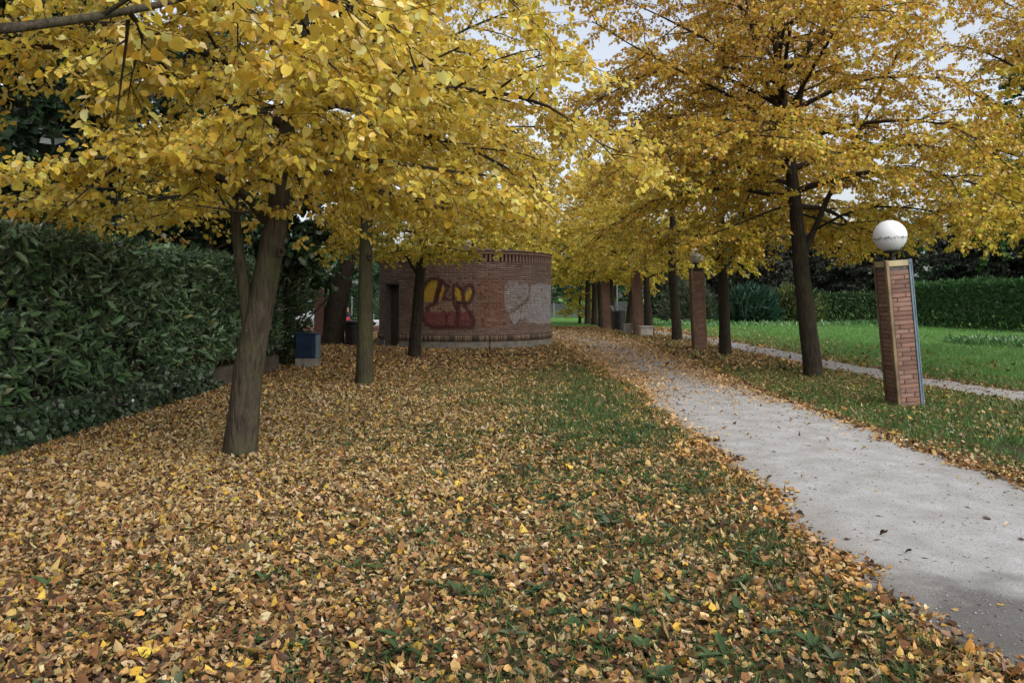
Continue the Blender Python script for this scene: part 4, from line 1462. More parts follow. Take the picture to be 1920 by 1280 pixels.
def graffiti(phi, z, col):
    """spray paint on the brick faces: wall angle and height -> colour"""
    x = BC[0] + BR * np.sin(phi)
    y = BC[1] - BR * np.cos(phi)
    a, b, _ = proj(np.stack([x, y, z], 1))
    u, v = (a - 780) * 7.11, (b - 500) * 7.11
    front = np.cos(phi) > 0.1
    nz = fbm(phi * 22, z * 22, 31)
    nz2 = fbm(phi * 60, z * 60, 33)

    def put(mask, c, al):
        al = np.where(mask & front, al, 0.0)[:, None]
        return col * (1 - al) + np.array(c) * al
    # age stains: pale wash low at the left, dark weeping at the top right
    col = put(v > 640, (0.20, 0.16, 0.115), 0.35 * np.clip((v - 640) / 250, 0, 1) * nz)
    col = put((u > 1200) & (v < 200), (0.07, 0.055, 0.05), 0.55 * np.clip((200 - v) / 250, 0, 1) * (vnoise(phi * 30, z * 0, 5)))
    col = put((u > 820) & (u < 1180) & (v > 150) & (v < 820), (0.34, 0.12, 0.055), 0.35 * nz + 0.15)
    # pale under-fill and red lower half of the lettering
    col = put(inpoly(u, v, [(85, 470), (320, 480), (500, 450), (640, 520), (690, 600), (90, 630)]), (0.36, 0.23, 0.15), 0.65)
    col = put(inpoly(u, v, [(88, 610), (690, 590), (750, 700), (765, 815), (400, 815), (210, 810), (120, 745)]), (0.22, 0.042, 0.05), 0.62 + 0.25 * nz)
    Y = (0.62, 0.40, 0.03)
    for poly in ([(108, 280), (150, 220), (210, 193), (285, 200), (300, 240), (285, 310), (250, 400), (225, 468), (105, 468)],
                 [(335, 200), (385, 285), (355, 380), (322, 470), (312, 400)],
                 [(513, 275), (560, 290), (612, 340), (612, 445), (560, 445), (520, 385)],
                 [(722, 285), (748, 320), (738, 400), (690, 455), (658, 445), (664, 360)]):
        col = put(inpoly(u, v, poly), Y, 0.88)
    D = (0.075, 0.018, 0.02)
    for pts, wd in (([(98, 310), (125, 225), (195, 170), (300, 165), (335, 195), (322, 290), (275, 400), (252, 500), (180, 520)], 24),
                    ([(318, 220), (270, 420), (262, 490)], 34), ([(345, 175), (400, 250), (435, 255), (390, 345), (355, 430), (480, 438)], 22),
                    ([(505, 445), (492, 345), (512, 245), (540, 225), (600, 300), (622, 330), (700, 245), (750, 255), (770, 335), (742, 430), (690, 490), (560, 482)], 24),
                    ([(622, 330), (632, 430)], 26), ([(82, 470), (78, 640), (128, 765), (255, 820), (400, 800), (745, 815), (775, 725), (705, 600), (645, 520)], 26),
                    ([(555, 490), (560, 600), (545, 760)], 34), ([(590, 735), (745, 750)], 14), ([(300, 545), (360, 580), (395, 640), (400, 740)], 9),
                    ([(500, 470), (520, 540), (545, 580)], 18), ([(400, 790), (420, 640), (480, 590)], 12)):
        col = put(dstroke(u, v, pts) < wd, D, 0.86)
    col = put(inpoly(u, v, [(115, 560), (130, 505), (185, 555), (185, 600), (130, 605)]), D, 0.85)
    for cx, cy in ((455, 195), (580, 165), (770, 150), (630, 225), (845, 245), (940, 325), (865, 365), (450, 370), (750, 600), (890, 720), (895, 795), (1170, 765), (460, 830), (785, 725)):
        col = put(np.hypot(u - cx, v - cy) < 19, (0.09, 0.025, 0.022), 0.75)
    # grey tags
    for pts in ([(845, 415), (870, 395), (890, 430), (920, 400), (950, 430), (985, 410)], [(850, 520), (880, 480), (905, 530), (935, 485), (960, 525)],
                [(1020, 500), (1060, 480), (1075, 530), (1030, 560)], [(845, 580), (930, 560), (980, 470)]):
        col = put(dstroke(u, v, pts) < 9, (0.075, 0.055, 0.045), 0.6)
    for pts in ([(-150, 560), (-110, 520), (-90, 570)], [(-140, 460), (-100, 430), (-95, 470)], [(-80, 560), (-40, 530), (-15, 560)], [(965, 700), (1090, 715)], [(1025, 550), (1020, 640)]):
        col = put(dstroke(u, v, pts) < 9, (0.22, 0.06, 0.045) if pts[0][0] < 0 else (0.42, 0.34, 0.26), 0.6)
    # whitewash patch
    W = (0.43, 0.425, 0.45)
    col = put(inpoly(u, v, [(1180, 265), (1240, 190), (1320, 165), (1360, 200), (1372, 255), (1430, 210), (1490, 220), (1502, 260), (1500, 400), (1440, 470), (1350, 540), (1270, 600), (1210, 600), (1180, 520), (1175, 400)]),
              W, np.clip(-0.3 + 1.8 * nz2 * (0.5 + 0.8 * nz), 0, 0.7))
    col = put(inpoly(u, v, [(1280, 615), (1400, 545), (1500, 475), (1540, 240), (1830, 240), (1830, 760), (1500, 745), (1390, 705), (1310, 790), (1250, 690), (1245, 640)]),
              W, np.clip(-0.3 + 2.3 * nz2 * (0.5 + 0.9 * vnoise(phi * 55, z * 6, 8)), 0, 0.8))
    for pts, wd in (([(1245, 605), (1340, 550), (1430, 480), (1500, 430)], 8), ([(1250, 690), (1305, 790), (1340, 760), (1390, 705), (1470, 700)], 7), ([(1100, 290), (1175, 270)], 10), ([(1360, 410), (1430, 400)], 8)):
        col = put(dstroke(u, v, pts) < wd, (0.07, 0.06, 0.06), 0.7)
    return col


def building():
    root = thing('round_building', 'round brick utility building with graffiti, dark doorway and tiled roof', 'building', (BC[0], BC[1], 0))
    rng = np.random.default_rng(77)
    zb0, zb1 = 0.44, 2.70
    ch = (zb1 - zb0) / 33

    def cp(phi, r, z):
        return (r * math.sin(phi), -r * math.cos(phi), z)

    def ring_wall(r0, r1, z0, z1, a0, a1, n):
        m = MB()
        vs, fs = [], []
        closed = abs(a1 - a0 - 2 * PI) < 1e-6
        cnt = n if closed else n + 1
        for i in range(cnt):
            a = a0 + (a1 - a0) * i / n
            vs += [cp(a, r1, z0), cp(a, r1, z1), cp(a, r0, z1), cp(a, r0, z0)]
        for i in range(n):
            j = (i + 1) % cnt
            for k in range(4):
                fs.append((i * 4 + k, j * 4 + k, j * 4 + (k + 1) % 4, i * 4 + (k + 1) % 4))
        if not closed:
            fs += [(0, 1, 2, 3), tuple((cnt - 1) * 4 + k for k in (3, 2, 1, 0))]
        return m.add(vs, fs)
    DH = 2.04
    wide = (DOOR[1], DOOR[0] + 2 * PI)
    core = ring_wall(BR - 0.3, BR - 0.012, 0.0, DH, wide[0], wide[1], 90)
    t = ring_wall(BR - 0.3, BR - 0.013, DH, zb1, 0, 2 * PI, 96)
    core.add(t.v, t.f)
    core.build('mortar_core', M_MORTAR2, root)
    # bricks
    nb = 74
    da = 2 * PI / nb
    cand = []
    for c in range(33):
        z = zb0 + ch * (c + 0.5)
        for i in range(nb):
            a0 = (i + 0.5 * (c % 2)) * da
            a0 = (a0 + PI) % (2 * PI) - PI
            a1 = a0 + da
            g = 0.0032
            segs = [(a0 + g / 2, a1 - g / 2)]
            if z - ch / 2 < DH:
                if a0 < DOOR[0] < a1:
                    segs = [(a0 + g / 2, DOOR[0])]
                elif a0 < DOOR[1] < a1:
                    segs = [(DOOR[1], a1 - g / 2)]
                elif DOOR[0] <= a0 and a1 <= DOOR[1]:
                    segs = []
            for s in segs:
                if s[1] - s[0] > 0.012:
                    cand.append((s[0], s[1], z))
    cand = np.array(cand)
    mid = (cand[:, 0] + cand[:, 1]) / 2
    order = np.argsort(np.abs(np.abs(mid - 0.15) - 0.0) + 0.25 * np.abs(cand[:, 2] - 1.35))
    rank = np.empty(len(cand), int)
    rank[order] = np.arange(len(cand))
    JV, JF, JC, jn = [], [], [], 0
    nu, nv = 9, 2
    for k, (a0, a1, z) in enumerate(cand):
        H = ch - 0.011
        hidden = math.cos(a0) < -0.05
        uu, vv = (2, 2) if hidden else (nu, nv)
        ua = np.linspace(a0, a1, uu)
        za = np.linspace(z - H / 2, z + H / 2, vv)
        A, Z = np.meshgrid(ua, za)
        A, Z = A.ravel(), Z.ravel()
        r = BR + rng.normal(0, 0.003)
        edge = 0.0035
        V = np.stack([r * np.sin(A), -r * np.cos(A), Z], 1)
        F = [(j * uu + i, j * uu + i + 1, (j + 1) * uu + i + 1, (j + 1) * uu + i) for j in range(vv - 1) for i in range(uu - 1)]
        n0 = len(V)
        # rim back into the joint
        rim = [i for i in range(uu)] + [j * uu + uu - 1 for j in range(1, vv)] + [(vv - 1) * uu + i for i in range(uu - 2, -1, -1)] + [j * uu for j in range(vv - 2, 0, -1)]
        Vb = V[rim].copy()
        Vb[:, :2] *= (BR - 0.03) / r
        F += [(rim[i], n0 + i, n0 + (i + 1) % len(rim), rim[(i + 1) % len(rim)]) for i in range(len(rim))]
        F = [f[::-1] for f in F]
        base = np.array([(0.25, 0.168, 0.138), (0.275, 0.185, 0.148), (0.23, 0.155, 0.128), (0.295, 0.205, 0.17), (0.245, 0.152, 0.12), (0.205, 0.145, 0.12)][rng.integers(6)]) * rng.uniform(0.82, 1.0) * 1.04
        colr = np.repeat(base[None], len(V), 0)
        if not hidden:
            colr = graffiti(A, Z, colr)
        cb = np.concatenate([colr, colr[rim]])
        VV = np.concatenate([V, Vb])
        if rank[k] < 300:
            o = link('brick', tri_mesh('brick', VV, np.array(F), cb), M_BRICK, root)
        else:
            JV.append(VV)
            JF.append(np.array(F) + jn)
            JC.append(cb)
            jn += len(VV)
    setp(link('brickwork', tri_mesh('brickwork', np.concatenate(JV), np.concatenate(JF), np.concatenate(JC)), M_BRICK, root), kind='stuff')
    # plinth: concrete foot and a soldier course
    ring_wall(BR - 0.2, BR + 0.035, -0.05, 0.235, wide[0], wide[1], 90).build('plinth', M_CONC, root)
    sol = MB()
    ns = 250
    MBC = []
    for i in range(ns):
        a = i * 2 * PI / ns - PI
        a1 = a + 2 * PI / ns - 0.0045
        if DOOR[0] - 0.01 < a < DOOR[1] + 0.0 or DOOR[0] < a1 < DOOR[1]:
            continue
        r1 = BR + 0.05 + rng.normal(0, .002)
        z0, z1 = 0.255, 0.425
        vs = [cp(a, BR - .05, z0), cp(a1, BR - .05, z0), cp(a1, r1, z0), cp(a, r1, z0), cp(a, BR - .05, z1), cp(a1, BR - .05, z1), cp(a1, r1, z1), cp(a, r1, z1)]
        sol.add(vs, [(0, 1, 2, 3), (7, 6, 5, 4), (3, 2, 6, 7), (1, 0, 4, 5), (0, 3, 7, 4), (2, 1, 5, 6)])
        MBC.append(np.repeat(np.array([(0.15, 0.105, 0.075), (0.22, 0.15, 0.105), (0.085, 0.065, 0.05), (0.26, 0.19, 0.14)][rng.integers(4)])[None], 8, 0))
    setp(link('soldier_course', tri_mesh('soldier_course', np.array(sol.v), np.array(sol.f), np.concatenate(MBC)), M_BRICK, root), kind='stuff')
    ring_wall(BR - 0.2, BR + 0.028, 0.236, 0.43, wide[0], wide[1], 90).build('plinth_joint', M_MORTAR, root)
    # frieze of upright blocks with dark slots, cornice, roof
    ring_wall(BR - 0.3, BR - 0.07, zb1 + 0.001, 2.96, 0, 2 * PI, 96).build('frieze_back', M_DARK, root)
    nd_ = 138
    dm = MB().box((0, 0.035, 0), (0.072, 0.13, 0.235)).mesh('dentil')
    dm.materials.append(pbr('dentil_brick', (0.12, 0.075, 0.055), (0.22, 0.145, 0.11), 6, 0.9, bs=0.4))
    for i in range(nd_):
        a = i * 2 * PI / nd_
        o = link('dentil', dm, None, root, cp(a, BR - 0.01, 2.70 + 0.125))
        o.rotation_euler = (0, 0, a)
    ring_wall(BR - 0.3, BR + 0.03, 2.962, 3.05, 0, 2 * PI, 96).build('cornice', M_MORTAR if False else pbr('cornice_brick', (0.13, 0.075, 0.055), (0.22, 0.13, 0.095), 5, 0.9), root)
    rf = MB()
    rf.lathe([(BR + 0.05, 3.052), (BR + 0.05, 3.075), (2.0, 3.2), (0.9, 3.32), (0.0, 3.38)], 64)
    ro = rf.build('roof', M_ROOF, root)
    MB().lathe([(0.16, 0), (0.16, 0.16), (0.2, 0.17), (0.0, 0.30)], 16, (0, 0, 3.34)).build('vent', M_GREYMET, ro)
    # doorway: jambs, lintel side, door leaf set back
    dep = 0.28
    for a, mat_, nm in ((DOOR[0], M_MORTAR, 'jamb'), (DOOR[1], M_BLUE, 'jamb')):
        m = MB()
        th = 0.014 if nm == 'jamb' and mat_ is M_BLUE else 0.012
        sgn = 1 if a == DOOR[0] else -1
        a2 = a + sgn * th
        vs = [cp(a, BR - dep, 0.0), cp(a2, BR - dep, 0.0), cp(a2, BR - 0.006, 0.0), cp(a, BR - 0.006, 0.0)]
        vs += [(x, y, DH - .002) for x, y, z in vs]
        m.add(vs, [(0, 1, 2, 3), (7, 6, 5, 4), (0, 4, 5, 1), (1, 5, 6, 2), (2, 6, 7, 3), (3, 7, 4, 0)])
        m.build(nm, mat_, root)
    A, B = Vector(cp(DOOR[0] + 0.013, BR - 0.22, 0)), Vector(cp(DOOR[1] - 0.015, BR - 0.22, 0))
    mid_ = (A + B) / 2
    ang = math.atan2(B.y - A.y, B.x - A.x)
    d = MB().box((mid_.x, mid_.y, DH / 2 + .01), ((B - A).length, 0.045, DH - 0.03), ang).build('door', M_DOOR, root)
    nrm = Vector((math.sin(ang), -math.cos(ang), 0))
    q = mid_ + nrm * 0.05 + (A - B).normalized() * 0.28
    MB().box((q.x, q.y, 1.02), (0.11, 0.02, 0.025), ang).build('handle', M_GREYMET, d)
    for zz in (0.62, 1.46):
        q = mid_ + nrm * 0.026
        MB().box((q.x, q.y, zz), ((B - A).length * 0.72, 0.012, 0.66), ang).build('door_panel', M_DOOR, d)
    q = mid_ + nrm * 0.12
    MB().box((q.x, q.y, 0.02), ((B - A).length + .05, 0.36, 0.05), ang).build('doorstep', M_CONC, root)


building()

# ------------------------------------------------------------------ small things
# broken rail in front of the building
g = G(919, 668)
rt = thing('bent_rail', 'rusty low metal rail with one upright lying in the leaves before the round building', 'rail', (g.x, g.y, 0))
MB().tube([(0, 0, 0.02), (-0.01, 0, 0.42)], 0.016, 8).build('upright', M_RUST, rt)
MB().tube([(-0.78, -0.02, 0.035), (0, 0, 0.05), (0.72, 0.03, 0.045)], 0.028, 8).build('bar', M_RUST, rt)
MB().tube([(0.70, 0.03, 0.05), (1.3, 0.12, 0.06)], 0.022, 8).build('bar', M_RUST, rt)
MB().box((0, 0, 0.012), (0.34, 0.16, 0.024)).build('foot_plate', M_CONC, rt)

# blue cabinet on a plinth
g = G(574, 691)
cb = thing('utility_cabinet', 'dark blue metal cabinet on a concrete plinth at the end of the hedge', 'cabinet', (g.x, g.y + .15, 0), -0.12)
MB().box((0, 0, 0.11), (0.48, 0.34, 0.24)).build('plinth', M_CONC, cb, bevel=0.008)
MB().box((0, 0, 0.50), (0.46, 0.32, 0.54)).build('body', M_CAB, cb, bevel=0.01)
MB().box((0, 0, 0.785), (0.50, 0.36, 0.03)).build('lid', M_CAB, cb, bevel=0.008)
d = MB().box((-0.02, -0.166, 0.50), (0.38, 0.012, 0.48)).build('door', M_CAB, cb, bevel=0.004)
MB().box((0.11, -0.18, 0.5), (0.02, 0.016, 0.09)).build('handle', M_DARK, d)
MB().box((0.235, 0, 0.50), (0.008, 0.30, 0.52)).build('side_panel', M_BLUE, cb)

# brick gate pier behind it
gp = G(592, 648)
gt = thing('gate_pier', 'brown brick gate pier behind the blue cabinet', 'pier', (gp.x, gp.y + 0.5, 0))
MB().box((0, 0, 0.95), (0.29, 0.29, 1.94)).build('mortar_core', M_MORTAR, gt)
rr = random.Random(4)
bm1 = MB().box((0, 0, 0), (0.305, 0.305, 0.056)).mesh('brick')
bm1.materials.append(M_PB[2])
bm2 = MB().box((0, 0, 0), (0.309, 0.309, 0.056)).mesh('brick')
bm2.materials.append(M_PB[4])
for c in range(28):
    o = link('brick', rr.choice((bm1, bm2)), None, gt, (0, 0, 0.05 + c * 0.0665))
MB().box((0, 0, 1.95), (0.36, 0.36, 0.06)).build('coping', M_CONC, gt, bevel=.008)

# black bin left of the building
g = G(664, 648)
bn = thing('litter_bin', 'black cylindrical litter bin beside the old leaning tree', 'bin', (g.x, g.y, 0))
MB().lathe([(0.27, 0.0), (0.29, 0.03), (0.29, 0.72), (0.27, 0.74), (0.25, 0.74), (0.25, 0.1), (0.0, 0.1)], 28).build('body', M_DARK, bn, sm=False)
MB().lathe([(0.265, 0.75), (0.31, 0.75), (0.315, 0.80), (0.29, 0.83), (0.26, 0.82)], 28).build('rim', M_DARK, bn)
slat = MB().box((0, -0.294, 0.38), (0.035, 0.012, 0.62)).mesh('slat')
slat.materials.append(M_DARK)
for i in range(20):
    o = link('slat', slat, None, bn)
    o.rotation_euler = (0, 0, i * 2 * PI / 20)

# ribbed bin on the right row
g = G(1161, 619)
bn = thing('litter_bin', 'black litter bin with flared ribbed top between the dark trunks', 'bin', (g.x, g.y, 0))
MB().lathe([(0.28, 0.05), (0.31, 0.08), (0.31, 0.95), (0.28, 0.97), (0.26, 0.97), (0.26, 0.2), (0, 0.2)], 24).build('body', M_DARK, bn)
MB().lathe([(0.2, 0), (0.2, 0.06)], 16).build('foot', M_CONC, bn)
sl = MB().tube([(0, -0.32, 0.9), (0, -0.36, 1.05), (0, -0.46, 1.2)], 0.018, 6).mesh('rib')
sl.materials.append(M_GREYMET)
for i in range(20):
    o = link('rib', sl, None, bn)
    o.rotation_euler = (0, 0, i * 2 * PI / 20)

# concrete block and bollard by the third pillar
g = G(1211, 629)
MBt = thing('concrete_block', 'pale concrete seat block at the foot of the third brick pillar', 'block', (g.x - 0.05, g.y - 0.3, 0))
MB().box((0, 0, 0.19), (0.52, 0.5, 0.36)).build('block', M_CONCL, MBt, bevel=0.015)
MB().box((0, 0, 0.395), (0.58, 0.56, 0.05)).build('seat_slab', M_CONCL, MBt, bevel=0.01)
g = G(1191, 627)
MBt = thing('concrete_block', 'narrow concrete block left of the third brick pillar', 'block', (g.x - 0.25, g.y + 0.5, 0))
MB().box((0, 0, 0.21), (0.30, 0.6, 0.40)).build('block', M_CONCL, MBt, bevel=0.015)
MB().box((0, 0, 0.43), (0.34, 0.64, 0.04)).build('seat_slab', M_CONCL, MBt, bevel=0.008)
g = G(1214, 626)
bl = thing('drinking_post', 'dark metal post with a flat tap head right of the third pillar', 'post', (g.x, g.y + .3, 0))
MB().lathe([(0.17, 0), (0.17, 0.05), (0.12, 0.07), (0.115, 0.95), (0.15, 1.0), (0.15, 1.06), (0.05, 1.10), (0.04, 1.2), (0, 1.21)], 16).build('post', M_DARK, bl)
MB().tube([(0, 0, 1.15), (0, -.2, 1.17), (0, -.24, 1.1)], 0.018, 6).build('spout', M_DARK, bl)


# far slatted fence and lamp poles
def fence(label, x0, x1, y, h, seed):
    root = thing('slatted_fence', label, 'fence', ((x0 + x1) / 2, y, 0), 0, 'slatted fences behind the lawn')
    L = x1 - x0
    n = max(2, int(L / 2.0))
    post = MB().box((0, 0, h / 2), (0.09, 0.09, h + 0.06)).mesh('post')
    post.materials.append(M_GREYMET)
    sl = MB().box((0, 0, 0), (L / n - 0.1, 0.025, 0.12)).mesh('slat')
    sl.materials.append(M_FENCE)
    for i in range(n + 1):
        link('post', post, None, root, (-L / 2 + L * i / n, 0, 0))
    for i in range(n):
        for k in range(int(h / 0.155)):
            link('slat', sl, None, root, (-L / 2 + L * (i + .5) / n, 0.0, 0.12 + k * 0.155))


M_FENCE = pbr('grey_fence_paint', (0.035, 0.045, 0.05), (0.07, 0.08, 0.085), 3, 0.6, bs=0.1)
fence('dark grey slatted fence behind the lawn, left of the second lamp pillar', 8.0, 16.0, 64.0, 1.25, 1)
fence('dark grey slatted fence behind the litter bin and distant trunks', -1.0, 7.6, 62.0, 1.2, 2)
for px, d, h, lb in ((1100, 55, 3.4, 'thin grey pole between the pair of distant lindens and the fourth pillar'), (1157, 56, 3.6, 'thin grey pole behind the litter bin'), (660, 60, 2.2, 'pale post behind the person on the low wall')):
    p = P(px, 560, d)
    pt = thing('lamp_pole', lb, 'pole', (p.x, d, float(ground_z(p.x, d))))
    MB().lathe([(0.09, 0), (0.09, .12), (0.05, .15), (0.04, h)], 10).build('pole', M_GREYMET, pt)
    MB().lathe([(0.0, 0), (0.07, .02), (0.07, .1), (0, .16)], 10, (0, 0, h)).build('pole_head', M_GREYMET, pt)

# ------------------------------------------------------------------ low brick wall, person, bicycle, cars
lw = thing('brick_wall', 'low reddish brick wall across the asphalt yard behind the person', 'wall', (-9.6, 35.9, 0))
MB().box((0, 0, 0.13), (9.0, 0.28, 0.28)).build('mortar_core', M_MORTAR, lw)
bb = MB().box((0, 0, 0), (0.24, 0.30, 0.056)).mesh('brick')
bb.materials.append(M_PB[1])
b2_ = MB().box((0, 0, 0), (0.24, 0.304, 0.056)).mesh('brick')
b2_.materials.append(M_PB[4])
for c in range(4):
    for i in range(35):
        link('brick', bb if (i * 7 + c * 3) % 5 < 3 else b2_, None, lw, (-4.37 + i * 0.25 + 0.125 * (c % 2), 0, 0.035 + c * 0.066))
MB().box((0, 0, 0.295), (9.05, 0.34, 0.05)).build('coping', pbr('coping_brick', (0.24, 0.13, 0.09), (0.36, 0.21, 0.16), 4, .9), lw)


def skin(name, joints, edges, m, parent, sub=2):
    me = bpy.data.meshes.new(name)
    me.from_pydata([j[0] for j in joints], edges, [])
    o = link(name, me, m, parent)
    mod = o.modifiers.new('skin', 'SKIN')
    for i, j in enumerate(joints):
        r = j[1]
        me.skin_vertices[0].data[i].radius = r if isinstance(r, tuple) else (r, r)
        me.skin_vertices[0].data[i].use_root = (i == 0)
    s = o.modifiers.new('sub', 'SUBSURF')
    s.levels = s.render_levels = sub
    mod.use_smooth_shade = True
    return o


px_ = P(651, 600, 35.7)
pe = thing('person', 'person in a dark jacket sitting on the low brick wall behind the bicycle', 'person', (px_.x, 35.78, 0.32))
J = [((0, 0, 0.08), (.15, .12)), ((0, 0.01, 0.28), (.14, .10)), ((0, 0, 0.46), (.16, .10)), ((0, -.01, 0.55), (.06, .06)), ((0, -.03, 0.62), (.055, .06)),
     ((-.17, 0, .46), .055), ((-.24, -.05, .26), .045), ((-.15, -.27, .16), .036), ((-.10, -.33, .13), .03),
     ((.17, 0, .46), .055), ((.25, -.06, .26), .045), ((.16, -.26, .15), .036), ((.10, -.33, .13), .03),
     ((-.09, -.08, .06), .085), ((-.12, -.44, .06), .06), ((-.12, -.47, -.24), .043), ((-.12, -.55, -.285), .035),
     ((.09, -.08, .06), .085), ((.13, -.42, .07), .06), ((.14, -.47, -.24), .043), ((.15, -.56, -.285), .035)]
E = [(0, 1), (1, 2), (2, 3), (3, 4), (2, 5), (5, 6), (6, 7), (7, 8), (2, 9), (9, 10), (10, 11), (11, 12), (0, 13), (13, 14), (14, 15), (15, 16), (0, 17), (17, 18), (18, 19), (19, 20)]
body = skin('body', J, E, M_JACKET, pe)
hd = MB()
prof = [(0.0, -.12), (.045, -.11), (.068, -.06), (.078, 0.0), (.08, .05), (.066, .10), (.035, .125), (0, .13)]
hd.lathe(prof, 16, (0, -.045, .72))
hd.box((0, -.13, .71), (.022, .03, .03))
hd.box((-.08, -.04, .72), (.015, .03, .04)).box((.08, -.04, .72), (.015, .03, .04))
head = hd.build('head', M_SKIN, pe, sm=True)
MB().lathe([(0.086, 0.0), (.09, .04), (.078, .09), (.045, .13), (0, .14)], 16, (0, -.03, .725)).build('hair', M_HAIR, pe, sm=True)
for sx in (-1, 1):
    MB().box((sx * .026, -.122, .735), (.016, .008, .01)).build('eye', M_HAIR, head)
    MB().box((sx * .13 + .005, -.56, -.285), (.085, .22, .07)).build('shoe', M_SHOE, pe, bevel=.02)
    hm = MB().box((sx * .09, -.34, .125), (.05, .05, .055))
    for k in range(4):
        hm.tube([(sx * (.072 + .012 * k), -.355, .13), (sx * (.070 + .012 * k), -.40, .12), (sx * (.066 + .012 * k), -.415, .09)], .0075, 5)
    hm.tube([(sx * .065, -.33, .13), (sx * .045, -.36, .12), (sx * .04, -.385, .105)], .009, 5)
    hm.build('hand', M_SKIN, pe, sm=True)
skin('trousers', [((0, 0, 0.07), (.155, .125)), ((-.09, -.08, .06), .092), ((-.12, -.44, .06), .067), ((-.12, -.47, -.2), .055), ((.09, -.08, .06), .092), ((.13, -.42, .07), .067), ((.14, -.47, -.2), .055)],
     [(0, 1), (1, 2), (2, 3), (0, 4), (4, 5), (5, 6)], M_JEANS, pe)
MB().box((.05, -.14, .33), (.18, .06, .16)).build('scarf', M_RED, pe, bevel=.03)

# bicycle lying against the wall
bq = G(640, 625)
bk = thing('bicycle', 'bicycle lying on the asphalt in front of the sitting person', 'bicycle', (bq.x - 0.15, 35.05, 0.0))
bk.rotation_euler = (R_(-62), 0, R_(6))
bk.location.z = 0.07
for x in (-.52, .52):
    wl = MB().torus((x, 0, .33), .315, .022, 28, 6).build('wheel', M_TYRE, bk, sm=True)
    MB().torus((x, 0, .33), .285, .012, 28, 5).build('rim', M_GREYMET, wl, sm=True)
    sp = MB()
    for k in range(10):
        a = k * PI / 5
        sp.tube([(x, 0, .33), (x + .285 * math.cos(a), 0, .33 + .285 * math.sin(a))], .004, 3)
    sp.build('spokes', M_GREYMET, wl)
fr = MB()
for a, b in (((-.52, 0, .33), (-.08, 0, .29)), ((-.08, 0, .29), (.36, 0, .62)), ((.36, 0, .72), (-.16, 0, .72)), ((-.08, 0, .29), (-.2, 0, .86)), ((-.16, 0, .72), (-.52, 0, .33)), ((.34, 0, .80), (.52, 0, .33))):
    fr.tube([a, b], .02, 8)
fr.build('frame', M_CARW, bk)
MB().tube([(.40, -.28, .92), (.34, -.2, .93), (.33, 0, .9), (.34, .2, .93), (.40, .28, .92)], .014, 8).build('handlebar', M_GREYMET, bk)
MB().box((-.21, 0, .88), (.26, .15, .05), taper=.6).build('saddle', M_DARK, bk, bevel=.015)
MB().tube([(-.08, -.1, .29), (-.08, .1, .29)], .012, 6).lathe([(.09, -.005), (.09, .005)], 16, (-.08, -.05, .29), 'Y').build('crank', M_DARK, bk)


